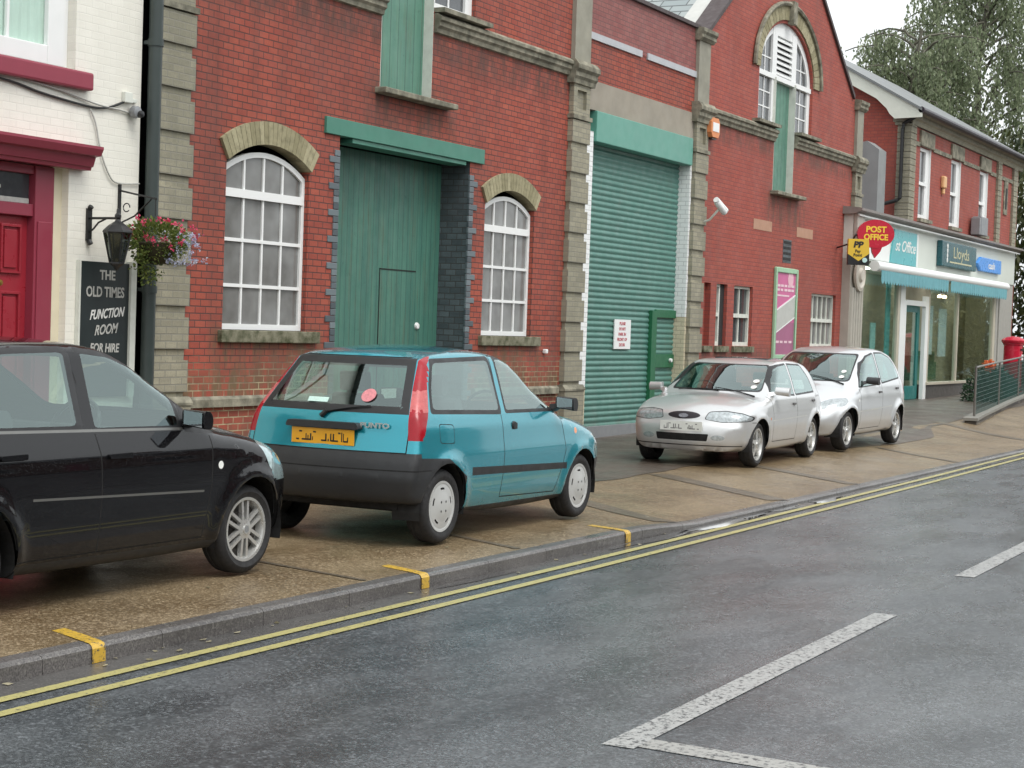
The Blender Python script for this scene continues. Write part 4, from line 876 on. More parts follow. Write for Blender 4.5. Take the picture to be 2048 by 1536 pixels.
MB().tube([(40.42, YU - .3, 6.98), (40.46, YU - .1, 6.86), (40.46, YU + .12, 6.74), (40.46, YU + .14, 6.6), (40.46, YU + .14, 5.0), (40.44, YU + .2, 4.95), (40.44, YU + .62, 4.84)], .045, 8).build('downpipe', BLACK, so, smooth=True)
du = MB().prism([(11.5, 4.4), (12.05, 4.4), (12.05, 6.12), (11.78, 6.18), (11.5, 5.98)], lambda p: (38.95, p[0], p[1]), lambda p: (39.55, p[0], p[1])).build('roof_duct', P('duct_metal', (.24, .25, .25), .5, metal=.2, var=.2, scale=2)); du['label'] = 'grey metal duct on the flat roof beside the far pilaster'; du['category'] = 'duct'
ac = MB().box(46.75, 47.5, YS - .05, YS + .2, 4.53, 5.02).box(46.6, 46.7, YS - .05, YS + .2, 4.53, 4.98).build('air_conditioner', GREYM, None, bevel=.02); ac['label'] = 'grey air conditioning unit on the shop cornice before the third sash window'; ac['category'] = 'air conditioner'
al = MB().box(43.55, 43.83, YU - .10, YU, 5.50, 5.80).box(43.63, 43.75, YU - .08, YU, 5.35, 5.499).build('alarm_box', P('amber_plastic', (.70, .42, .20), .5), None, bevel=.03); al['label'] = 'amber alarm box on the brick between the first two sash windows'; al['category'] = 'alarm box'
# hanging signs
pb = thing('hanging_sign', 'oval red POST OFFICE sign projecting beside the teal fascia', 'sign', (36.2, YS - .1, 3.9))
d_ = Vector((.88, -.02, 0)).normalized()      # faces along the street
def disc(pts, c, xd, th, mat, name, par):
    X = Vector(xd).normalized(); N = X.cross(Vector((0, 0, 1))); c = Vector(c)
    return MB().prism(pts, lambda p: tuple(c + X * p[0] + Vector((0, 0, p[1])) - N * th / 2), lambda p: tuple(c + X * p[0] + Vector((0, 0, p[1])) + N * th / 2)).build(name, mat, par)
X1 = Vector((.50, -.87, 0)).normalized(); N1 = X1.cross(Vector((0, 0, 1)))
pc = Vector((35.55, YS - .50, 3.86))
el = [(.385 * math.cos(2 * PI * i / 40), .295 * math.sin(2 * PI * i / 40)) for i in range(40)]
disc(el, pc, X1, .12, REDS, 'oval', pb)
disc([(-.08, -.24), (.16, -.22), (.11, -.36), (.0, -.50), (-.06, -.38)], pc, X1, .10, REDS, 'pointer', pb)
text('lettering', 'POST', .17, INKY, pc + N1 * .062 + Vector((0, 0, .085)), X1, (0, 0, 1), pb, .003, sx=1.05, bold=.006); text('lettering', 'OFFICE', .165, INKY, pc + N1 * .062 + Vector((0, 0, -.075)), X1, (0, 0, 1), pb, .003, sx=.95, bold=.006)
MB().tube([(35.6, YS, 3.72), tuple(pc - X1 * .4 + Vector((0, 0, -.02)))], .02, 6).build('bracket', BLACK, pb)
pp = thing('hanging_sign', 'yellow hexagonal PP sign above a black lamp box left of the shopfront', 'sign', (35.5, YS - .3, 3.4))
p2c = Vector((35.0, YS - .30, 3.50))
disc([(-.20, .22), (.22, .22), (.24, -.07), (.02, -.23), (-.20, -.09)], p2c, X1, .10, YEL, 'hexagon', pp)
disc([(-.20, -.09), (.02, -.23), (.24, -.07), (.24, -.31), (-.20, -.31)], p2c, X1, .10, BLACK, 'lamp_box', pp)
text('lettering', 'PP', .17, INKB, p2c + N1 * .052 + Vector((0, 0, .10)), X1, (0, 0, 1), pp, .003, sx=1.1, bold=.008, shear=.15)
text('lettering', 'Pay', .085, INKB, p2c + N1 * .052 + Vector((0, 0, -.03)), X1, (0, 0, 1), pp, .003, bold=.002); text('lettering', 'Point', .085, INKB, p2c + N1 * .052 + Vector((0, 0, -.11)), X1, (0, 0, 1), pp, .003, bold=.002)
k_ = p2c + N1 * .06 + X1 * .14 + Vector((0, 0, -.21)); MB().tube([tuple(k_), tuple(k_ + N1 * .03)], .05, 12).build('lamp', P('sign_lamp', (.5, .72, .70), .3), pp)
MB().tube([(35.2, YS + .2, 3.55), tuple(p2c - X1 * .22 + Vector((0, 0, .1)))], .018, 6).build('bracket', BLACK, pp)
sl_ = thing('spot_lamp', 'pair of small lit spotlights hanging under the awning by the door', 'lamp', (42.2, YS - .3, 2.7))
em = NT('lit_lamp'); em = em.set(color=(.9, .8, .5), emis=(1, .85, .5), es=3.)
for x in (41.75, 42.2): MB().lathe([(0, -.04), (.05, -.035), (.06, 0), (.04, .03), (0, .04)], (x, YS - .3, 2.76), 'z', 12).build('bulb', em, sl_, smooth=True)
MB().tube([(41.7, YS - .3, 2.82), (42.25, YS - .3, 2.82)], .012, 5).tube([(42, YS - .3, 2.82), (42, YS - .1, 3.2)], .012, 5).build('holder', BLACK, sl_)

# ------------------------------------------------------------------ pillar box, railing, planting
pbx = thing('pillar_box', 'red cylindrical pillar box at the far end of the shopfront', 'post box', (46.1, 9.85, GZ(46)))
c = (46.1, 9.85, GZ(46)); PR_ = P('pillar_box_red', (.48, .012, .035), .25, var=.05)
MB().lathe([(.28, 0), (.28, .15), (.24, .18), (.235, 1.33), (.26, 1.35), (.26, 1.38)], c, 'z', 28).build('drum', PR_, pbx, smooth=True)
MB().lathe([(.27, 1.38), (.30, 1.42), (.305, 1.46), (.27, 1.50), (.15, 1.55), (0, 1.57)], c, 'z', 28).build('cap', PR_, pbx, smooth=True)
MB().box(c[0] - .12, c[0] + .12, c[1] - .245, c[1] - .22, c[2] + 1.2, c[2] + 1.25).build('slot', BLACK, pbx); MB().box(c[0] - .06, c[0] + .10, c[1] - .247, c[1] - .22, c[2] + .92, c[2] + 1.1).build('collection_plate', WHITE, pbx)
ra = thing('ramp_railing', 'grey tubular railing with dark mesh panel on a low brick ramp wall', 'railing', (34, 8, 0))
A, B = Vector((34.2, 8.05, 0)), Vector((46, 9.35, 0)); dd = (B - A).normalized(); nn = Vector((-dd.y, dd.x, 0))
m = MB(); pts = [(0, 0), (11.9, 0), (11.9, .42), (6, .32), (1.0, .20), (0, .16)]
m.prism(pts, lambda p: tuple(A + dd * p[0] + Vector((0, 0, p[1])) - nn * .1), lambda p: tuple(A + dd * p[0] + Vector((0, 0, p[1])) + nn * .12)); m.build('ramp_wall', brick('ramp_wall_brick', (.055, .045, .04), (.09, .075, .06), (.05, .05, .045)), ra)
m = MB(); m.prism([(-.05, .165), (1.0, .205), (6, .325), (11.9, .425), (11.9, .48), (6, .38), (1.0, .26), (-.05, .22)], lambda p: tuple(A + dd * p[0] + Vector((0, 0, p[1])) - nn * .13), lambda p: tuple(A + dd * p[0] + Vector((0, 0, p[1])) + nn * .15)); m.build('wall_coping', P('pale_coping', (.22, .215, .19), .6), ra)
m = MB()
T = [A + dd * .45 + Vector((0, 0, 1.20)), A + dd * 4 + Vector((0, 0, 1.27)), A + dd * 11.5 + Vector((0, 0, 1.40))]
m.tube(T, .022, 8); 
for k in (0, 3, 6, 8):
    q = A + dd * (.45 + 1.38 * k); h = .2 + .025 * k; m.tube([q + Vector((0, 0, h)), q + Vector((0, 0, 1.20 + .022 * k))], .024, 8)
m.build('handrail', P('galvanised', (.16, .155, .14), .45, metal=.4), ra, smooth=True)
m = MB()
for k in range(90):
    q = A + dd * (.5 + k * .125); h = .26 + .025 * (k * .125 / 1.38); m.box(q.x - .004, q.x + .004, q.y - .004, q.y + .004, h, 1.15 + .022 * k * .125 / 1.38)
for k in range(10):
    m.tube([A + dd * .5 + Vector((0, 0, .34 + k * .085)), A + dd * 11.4 + Vector((0, 0, .54 + k * .085))], .004, 4)
m.build('mesh_panel', P('dark_teal_mesh', (.02, .07, .06), .4), ra)
PL1 = leafmat('dark_shrub_leaves', (.015, .04, .02), (.05, .10, .05)); PL2 = leafmat('teal_shrub_leaves', (.03, .12, .10), (.10, .22, .18))
def shrub(name, c, r, n, mat, label, cat, s=(.06, .12), fl=None, group=None):
    t = thing(name, label, cat, c, group=group); m = MB(); c = Vector(c)
    for i in range(n):
        v = Vector((random.gauss(0, 1), random.gauss(0, 1), abs(random.gauss(0, .9)))).normalized(); q = c + Vector((v.x * r[0], v.y * r[1], v.z * r[2])) * random.uniform(.35, 1) ** .6
        leaf(m, q, random.uniform(*s), v + Vector((random.gauss(0, .5), random.gauss(0, .5), random.gauss(0, .5))), .45)
    m.build('foliage', mat, t)
    m = MB()
    for i in range(5): m.tube([c, c + Vector((random.uniform(-.5, .5) * r[0], random.uniform(-.5, .5) * r[1], r[2] * .7))], [.03, .01], 5)
    m.build('stem', P('bark', (.07, .055, .04), .9), t)
    if fl:
        m = MB(); fm, fc, fr_, k = fl
        for i in range(k): leaf(m, Vector(fc) + Vector([random.gauss(0, fr_) for _ in range(3)]), .09, None, .9)
        m.build('flowers', fm, t)
shrub('shrub', (42.4, 9.75, .22), (.8, .45, .8), 900, PL1, 'dark leafy plant with an orange bloom behind the railing mesh', 'plant', (.06, .14), (leafmat('orange_petals', (.75, .16, .05), (.85, .3, .12)), (42.2, 9.55, 1.15), .05, 90))
shrub('shrub', (44.6, 9.9, .25), (1.1, .4, .7), 1000, PL2, 'blue green spiky plant between the railing and the pillar box', 'plant', (.10, .28))
# hedge and far trees right of the shop
HG = leafmat('hedge_leaves', (.02, .035, .012), (.10, .11, .04)); HG2 = leafmat('autumn_hedge_leaves', (.09, .09, .02), (.26, .22, .07))
shrub('bush', (56, 9.5, .3), (2.2, 2.2, 3.4), 5200, HG2, 'yellowing bush growing just past the end of the shop', 'bush', (.12, .3))
shrub('tree', (60, 13, .3), (4.5, 4, 8.5), 9500, HG, 'dark dense tree rising behind the right end of the shop', 'tree', (.18, .4))
# weeping birch
BL = leafmat('birch_leaves', (.135, .175, .095), (.34, .39, .24), .5, .5); BARK = P('birch_bark', (.10, .095, .07), .8, var=.4)
def weeping(loc, h, rad, nl, label, seed, dens=1.):
    rnd = random.Random(seed); t = thing('weeping_birch', label, 'tree', loc, group='weeping birches behind the post office'); base = Vector(loc)
    tk, cr, tw = MB(), MB(), MB()
    path = [base + Vector((.25 * math.sin(i * .7), .2 * math.cos(i * .9), h * i / 10)) for i in range(11)]
    tk.tube(path, [.30 * (1 - i / 11) + .03 for i in range(11)], 9)
    for k in range(nl):
        f = .3 + .68 * (k / nl) ** .8; p = base + Vector((0, 0, h * f)); az = k * 2.4 + rnd.uniform(-.4, .4); L = rad * (1.15 - .75 * f) * rnd.uniform(.7, 1.15) + .6
        dirv = Vector((math.cos(az), math.sin(az), 0)); pts = []
        for i in range(8):
            s = i / 7; pts.append(p + dirv * L * s + Vector((0, 0, L * (.75 * s - .62 * s * s))) + Vector((rnd.gauss(0, .07), rnd.gauss(0, .07), 0)))
        tw.tube(pts, [.06 * (1 - i / 9) + .008 for i in range(8)], 5)
        for q in range(int(21 * dens)):
            s = rnd.uniform(.25, 1.); i = int(s * 6.99); o = pts[i].lerp(pts[min(i + 1, 7)], s * 7 - i) + Vector((rnd.gauss(0, .25), rnd.gauss(0, .25), 0)); hl = rnd.uniform(.8, 2.6) * (.6 + .5 * s)
            n = int(hl * 13); dx = Vector((rnd.gauss(0, .12), rnd.gauss(0, .12), 0))
            tw.tube([o, o + dx * .6 + Vector((0, 0, -hl * .55)), o + dx + Vector((0, 0, -hl))], [.009, .006, .003], 3)
            for j in range(n):
                v = j / n; q_ = o + dx * v + Vector((rnd.gauss(0, .10), rnd.gauss(0, .10), -hl * v))
                leaf(cr, q_, rnd.uniform(.13, .24), (rnd.gauss(0, .45), rnd.gauss(0, .45), -1), .6)
    tk.build('trunk', BARK, t, smooth=True); tw.build('branches', BARK, t); cr.build('crown', BL, t)
weeping((71.0, 19.6, 0), 14.4, 4.6, 46, 'tall weeping birch with drooping branches, leftmost behind the shop roof', 3)
weeping((77, 18.2, 0), 18.5, 6.6, 60, 'largest weeping birch, rising at the right edge behind the shop', 5)

shrub('tree', (97, -11.5, -.1), (8, 4, 9), 5200, HG, 'dense green tree across the road, first of three seen only in the shop glass', 'tree', (.4, .9), group='trees across the road')
shrub('tree', (115, -13, -.1), (8, 4, 11), 5200, HG2, 'yellow green tree across the road, middle of three', 'tree', (.4, .9), group='trees across the road')
shrub('tree', (134, -14, -.1), (9, 5, 10), 5200, HG, 'dark tree across the road, farthest of three', 'tree', (.4, .9), group='trees across the road')

# terrace over the road, behind the camera: it shows only as the dark band in paint and glass
def terrace():
    def one(x):
        t = thing('terraced_house', 'plain brick terraced house over the road, reflected in the cars and windows', 'house', (x, -11.6, 0), group='terraced houses over the road')
        m = MB(); wall_xz(m, [(x - 2.9, -.2), (x + 2.9, -.2), (x + 2.9, 5.2), (x - 2.9, 5.2)], [[(x - 2.2, .9), (x - .4, .9), (x - .4, 2.3), (x - 2.2, 2.3)], [(x - 2.1, 3.2), (x - .6, 3.2), (x - .6, 4.5), (x - 2.1, 4.5)], [(x + .9, .05), (x + 1.8, .05), (x + 1.8, 2.3), (x + .9, 2.3)], [(x + .7, 3.2), (x + 2., 3.2), (x + 2., 4.5), (x + .7, 4.5)]], -11.6, -.14)
        m.box(x - 2.9, x + 2.9, -18, -11.8, -.2, 5.2); m.build('wall', TER, t)
        MB().yz([(-11.2, 5.15), (-11.2, 5.25), (-14.9, 7.6), (-18.4, 5.25), (-18.4, 5.15)], x - 2.9, x + 2.9).build('roof', P('slate', (.10, .11, .12), .5), t)
        for (a, b_, c, d) in ((x - 2.2, x - .4, .9, 2.3), (x - 2.1, x - .6, 3.2, 4.5), (x + .7, x + 2., 3.2, 4.5)):
            f = MB().box(a, b_, -11.76, -11.70, c, c + .08).box(a, b_, -11.76, -11.70, d - .08, d).box(a, a + .08, -11.76, -11.70, c + .08, d - .08).box(b_ - .08, b_, -11.76, -11.70, c + .08, d - .08).build('window', WHITE, t); MB().box(a + .08, b_ - .08, -11.75, -11.74, c + .08, d - .08).build('pane', DGLASS, f)
        MB().box(x + .9, x + 1.8, -11.76, -11.70, .05, 2.3).build('door', MAROON, t)
        MB().box(x + 2.4, x + 3.1, -15.2, -14.5, 7.2, 8.4).build('chimney', TER, t)
    TER = brick('terrace_brick', (.14, .05, .035), (.2, .075, .05), (.1, .08, .06))
    for k in range(11): one(-14 + k * 5.81)
terrace()
sheet('far_pavement', -60, 160, -11.6, -8, lambda x, y: -.02, FOREM, kind='structure')

# standing water by the dropped kerb
WATER = NT('puddle_water').set(color=(.03, .03, .03), rough=.03, spec=.5, coat=1., coatr=.02)
def puddle(cx, cy, a, b_, seed, z=-.0925):
    rnd = random.Random(seed); ph_ = [rnd.uniform(0, 6.28) for _ in range(4)]; n = 60; m = MB(); c = len(m.v); pts = []
    for i in range(n):
        t = 2 * PI * i / n; k = 1 + .16 * math.sin(3 * t + ph_[0]) + .10 * math.sin(5 * t + ph_[1]) + .07 * math.sin(9 * t + ph_[2]) + .05 * math.sin(17 * t + ph_[3])
        pts.append((cx + a * k * math.cos(t), min(6.015, cy + b_ * k * math.sin(t)), z))
    m.v += pts; m.f.append(tuple(range(n))); m.mi.append(0); m.build('puddle', WATER, kind='structure')
for i, (x, y_, a, b_) in enumerate(((13.9, 5.93, .8, .07), (15.6, 5.93, 1.1, .08), (17.3, 5.95, .45, .06), (18.6, 5.92, .5, .09), (21.5, 5.97, .9, .05), (10.8, 5.95, .5, .05))): puddle(x, y_, a, b_, i)

# wet leaves and grit caught along the channel
m = MB(); rnd = random.Random(11)
for i in range(46):
    x = rnd.choice((rnd.uniform(6, 13), rnd.uniform(6, 22))); y_ = rnd.choice((rnd.uniform(5.97, 6.015), rnd.uniform(5.84, 6.0), rnd.uniform(6.2, 7.6))); z = -.0925 if y_ < 6.02 else pave_z(x, y_) + .004
    a = rnd.uniform(0, 6.28); r_ = rnd.uniform(.008, .022); m.quad(*[(x + r_ * math.cos(a + k) * (1.5 if j % 2 else 1), y_ + r_ * math.sin(a + k), z + .002 * j) for j, k in enumerate((0, 1.6, 3.1, 4.7))])
m.build('leaf_litter', leafmat('wet_litter', (.10, .085, .04), (.42, .38, .26), .4, .1), kind='stuff')

# ------------------------------------------------------------------ cars
def interp(x, tab): return np.interp(x, [p[0] for p in tab], [p[1] for p in tab])
def spline(pts, n=6):
    """closed Catmull-Rom; a third entry of 1 keeps a corner sharp"""
    K = len(pts); out = []
    for i in range(K):
        p0, p1, p2, p3 = (np.array(pts[(i + k) % K][:2], float) for k in (-1, 0, 1, 2))
        if len(pts[i]) > 2: p0 = p1 - (p2 - p1) * .3
        if len(pts[(i + 1) % K]) > 2: p3 = p2 + (p2 - p1) * .3
        for k in range(n):
            t = k / n; out.append(.5 * ((2 * p1) + (p2 - p0) * t + (2 * p0 - 5 * p1 + 4 * p2 - p3) * t * t + (3 * p1 - p0 - 3 * p2 + p3) * t ** 3))
    return np.array(out)
def sdf2(px, pz, poly):
    """signed distance to the closed outline (negative inside)"""
    d = np.full(px.shape, 1e9); ins = np.zeros(px.shape, bool); n = len(poly)
    for i in range(n):
        ax, az = poly[i]; bx, bz = poly[(i + 1) % n]; ex, ez = bx - ax, bz - az; wx, wz = px - ax, pz - az
        t = np.clip((wx * ex + wz * ez) / (ex * ex + ez * ez + 1e-12), 0, 1); dx, dz = wx - ex * t, wz - ez * t
        d = np.minimum(d, dx * dx + dz * dz)
        c = ((az > pz) != (bz > pz)); s = np.where(abs(bz - az) > 1e-12, (bx - ax) * (pz - az) / ((bz - az) if abs(bz - az) > 1e-12 else 1) + ax, 0)
        ins ^= c & (px < s)
    d = np.sqrt(d); return np.where(ins, -d, d)
def car_field(S):
    poly = spline(S['prof']); L = S['bow']
    def F(P_):
        x, y, z = P_[..., 0], np.abs(P_[..., 1]), P_[..., 2]
        b = interp(x, L); xs = x + b * y ** 2 + np.sign(b) * interp(x, S.get('bow4', [(0, 0)])) * y ** 4
        zs = z + interp(x, S['crown']) * y ** 2 * np.clip((z - .5) / .4, 0, 1)
        d = sdf2(xs, zs, poly)
        W = interp(z, S['w']) - interp(x, S['taper']) * np.clip(1.15 - z * .35, .5, 1)
        for wx in (0, S['wb']):
            rr = np.sqrt((x - wx) ** 2 + (z - S['wr']) ** 2); W = W + S.get('flare', .016) * np.exp(-((rr - S['arch'] - .015) / .045) ** 2) * (z > .2)
        for f in S.get('bulge', []): W = W + f(x, z)
        e = y - W; r = interp(x, S['r'])
        h = np.clip(.5 + .5 * (d - e) / r, 0, 1); return d * h + e * (1 - h) + r * h * (1 - h)
    return F
def surface_nets(F, lo, hi, st):
    n = [int((b - a) / st) + 2 for a, b in zip(lo, hi)]; ax = [lo[i] + st * np.arange(n[i]) for i in range(3)]
    G = np.stack(np.meshgrid(*ax, indexing='ij'), -1); V = F(G); s = V < 0
    cells = np.zeros([k - 1 for k in n], int); 
    for i in (0, 1):
        for j in (0, 1):
            for k in (0, 1): cells += s[i:n[0] - 1 + i, j:n[1] - 1 + j, k:n[2] - 1 + k]
    act = (cells > 0) & (cells < 8); idx = -np.ones(act.shape, int); idx[act] = np.arange(act.sum())
    c = np.argwhere(act); P_ = np.array(lo) + (c + .5) * st
    for _ in range(6):
        f = F(P_); g = np.stack([(F(P_ + e) - F(P_ - e)) / .004 for e in np.eye(3) * .002], -1)
        P_ = P_ - np.clip(f / (np.sum(g * g, -1) + 1e-6), -st, st)[:, None] * g
    faces = []
    for a in range(3):
        b, c_ = (a + 1) % 3, (a + 2) % 3; sl = [slice(None)] * 3; s0 = list(sl); s1 = list(sl); s0[a] = slice(0, n[a] - 1); s1[a] = slice(1, n[a])
        ch = s[tuple(s0)] != s[tuple(s1)]
        for q in np.argwhere(ch):
            if q[b] < 1 or q[c_] < 1 or q[b] >= n[b] - 1 or q[c_] >= n[c_] - 1: continue
            def I(db, dc):
                v = q.copy(); v[b] -= db; v[c_] -= dc; return idx[tuple(v)]
            f = [I(1, 1), I(0, 1), I(0, 0), I(1, 0)]
            if min(f) < 0: continue
            if not s[tuple(q)]: f.reverse()
            faces.append(f)
    return P_, faces
def inpoly(px, pz, poly):
    r = False; j = len(poly) - 1
    for i in range(len(poly)):
        (xi, zi), (xj, zj) = poly[i], poly[j]
        if (zi > pz) != (zj > pz) and px < (xj - xi) * (pz - zi) / (zj - zi) + xi: r = not r
        j = i
    return r
def grow(poly, d):
    """offset an outline by d"""
    n = len(poly); A = sum(poly[i][0] * poly[(i + 1) % n][1] - poly[(i + 1) % n][0] * poly[i][1] for i in range(n)); s = 1 if A > 0 else -1; out = []
    for i in range(n):
        a, b, c = Vector(poly[i - 1]), Vector(poly[i]), Vector(poly[(i + 1) % n]); u, v = (b - a).normalized(), (c - b).normalized()
        n1, n2 = Vector((u.y, -u.x)) * s, Vector((v.y, -v.x)) * s; m = n1 + n2
        k = m.length_squared; m = m * (2 / max(k, .8)); out.append(tuple(b + m * d))
    return out
def rounded(poly, r, n=3):
    out = []; K = len(poly)
    for i in range(K):
        a, b, c = Vector(poly[i - 1]), Vector(poly[i]), Vector(poly[(i + 1) % K]); ra = min(r, (a - b).length * .45); rc = min(r, (c - b).length * .45)
        p, q = b + (a - b).normalized() * ra, b + (c - b).normalized() * rc
        for k in range(n + 1):
            t = k / n; out.append(tuple(p * (1 - t) ** 2 + b * 2 * t * (1 - t) + q * t * t))
    return out
def seg_poly(a, b, w):
    a, b = Vector(a), Vector(b); d = (b - a).normalized(); n = Vector((-d.y, d.x)) * w / 2; return [tuple(a + n), tuple(b + n), tuple(b - n), tuple(a - n)]
def circ(c, r, n=22): return [(c[0] + r * math.cos(2 * PI * i / n), c[1] + r * math.sin(2 * PI * i / n)) for i in range(n)]
VIEW = {'side': (0, 2, 1), 'front': (1, 2, 0), 'rear': (1, 2, 0), 'top': (0, 1, 2)}
def cut(bm, view, poly, idx, lim=None, only=None):
    """slice the outline of poly into the skin seen from this side and give the faces inside it the index idx"""
    a, b, c = VIEW[view]; xs = [p[0] for p in poly]; zs = [p[1] for p in poly]; m = .001; bx = (min(xs) - m, max(xs) + m, min(zs) - m, max(zs) + m)
    def ok(f):
        n = f.normal
        if view == 'side' and abs(n.y) < .12: return False
        if view == 'front' and n.x < .12: return False
        if view == 'rear' and n.x > -.10: return False
        if view == 'top' and n.z < .2: return False
        if only is not None and f.material_index not in only: return False
        if lim and not lim(f.calc_center_median()): return False
        v0 = [v.co[a] for v in f.verts]; v1 = [v.co[b] for v in f.verts]
        return min(v0) < bx[1] and max(v0) > bx[0] and min(v1) < bx[3] and max(v1) > bx[2]
    cand = {f for f in bm.faces if ok(f)}
    for i in range(len(poly)):
        p, q = poly[i], poly[(i + 1) % len(poly)]; d = (q[0] - p[0], q[1] - p[1])
        if abs(d[0]) + abs(d[1]) < 1e-5: continue
        e0, e1 = min(p[0], q[0]) - .03, max(p[0], q[0]) + .03; g0, g1 = min(p[1], q[1]) - .03, max(p[1], q[1]) + .03; near = []
        for f in cand:
            v0 = [v.co[a] for v in f.verts]; v1 = [v.co[b] for v in f.verts]
            if min(v0) < e1 and max(v0) > e0 and min(v1) < g1 and max(v1) > g0: near.append(f)
        if not near: continue
        co = [0, 0, 0]; no = [0, 0, 0]; co[a], co[b] = p; no[a], no[b] = -d[1], d[0]
        geom = list({v for f in near for v in f.verts}) + list({e for f in near for e in f.edges}) + near
        r = bmesh.ops.bisect_plane(bm, geom=geom, plane_co=co, plane_no=no, dist=1e-5)
        cand -= set(near); cand |= {g for g in r['geom'] if isinstance(g, bmesh.types.BMFace)}
    for f in cand:
        if not f.is_valid: continue
        ce = f.calc_center_median()
        if inpoly(ce[a], ce[b], poly): f.material_index = idx
RUB = P('car_black_plastic', (.022, .023, .025), .5, var=.1); RUBT = P('tyre_rubber', (.018, .018, .019), .75, var=.2, scale=20); GAP = P('panel_gap', (.004, .004, .004), .9)
SEAL = P('window_seal', (.012, .012, .013), .45); LENSR = P('red_lens', (.30, .004, .012), .2, var=.25, scale=9, coat=.25, spec=.3); LENSP = P('pale_red_lens', (.48, .11, .11), .25, var=.35, scale=25, coat=.25, spec=.3)
LENSW = P('headlamp_lens', (.40, .44, .45), .12, var=.75, scale=30, coat=1., metal=.4); LENSO = P('orange_lens', (.75, .20, .03), .15, coat=1.)
CABIN = P('cabin_trim', (.030, .032, .034), .9); SEATM = P('seat_fabric', (.055, .06, .065), .95); PLY = P('yellow_plate', (.80, .39, .02), .35, var=.06); PLW = P('white_plate', (.72, .74, .70), .35, var=.06)
RIMM = P('alloy', (.55, .55, .53), .3, metal=.6, var=.08); CAPM = P('wheel_cap', (.50, .51, .50), .4, metal=.2, var=.06); UNDER = P('underbody', (.012, .012, .012), .85); STICK = P('sticker', (.80, .82, .78), .5)
def paint(name, col, metal, rough, coat=1., grime=.35, spec=.5):
    t = NT(name); p = t.n('ShaderNodeTexCoord').outputs['Object']
    fl = t.n('ShaderNodeTexVoronoi'); fl.inputs['Scale'].default_value = 900; t.l(p, fl.inputs['Vector'])
    c = t.mix(t.math('MULTIPLY', fl.outputs['Color'], .35), col, tuple(min(1, x * 1.25 + .01) for x in col))
    # road grime on the lower panels, fine rain drops
    sp = t.n('ShaderNodeSeparateXYZ'); t.l(p, sp.inputs[0])
    gr = t.math('MULTIPLY', t.ramp(t.math('ADD', sp.outputs[2], t.math('MULTIPLY', t.noise(6, 4, .6, p), .35)), [(.40, 1.), (.75, 0.)]), grime)
    c = t.mix(gr, c, (.08, .07, .055))
    dr = t.n('ShaderNodeTexVoronoi'); dr.inputs['Scale'].default_value = 110; t.l(p, dr.inputs['Vector'])
    dh = t.ramp(dr.outputs['Distance'], [(.08, 1.), (.24, 0.)]); b = t.n('ShaderNodeBump'); b.inputs['Strength'].default_value = .22; b.inputs['Distance'].default_value = .003; t.l(dh, b.inputs['Height']); t.l(b.outputs[0], t.b.inputs['Coat Normal'])
    r = t.math('ADD', t.math('MULTIPLY', gr, .4), rough)
    return t.set(color=c, metal=metal, rough=r, coat=coat, coatr=.04, spec=spec)
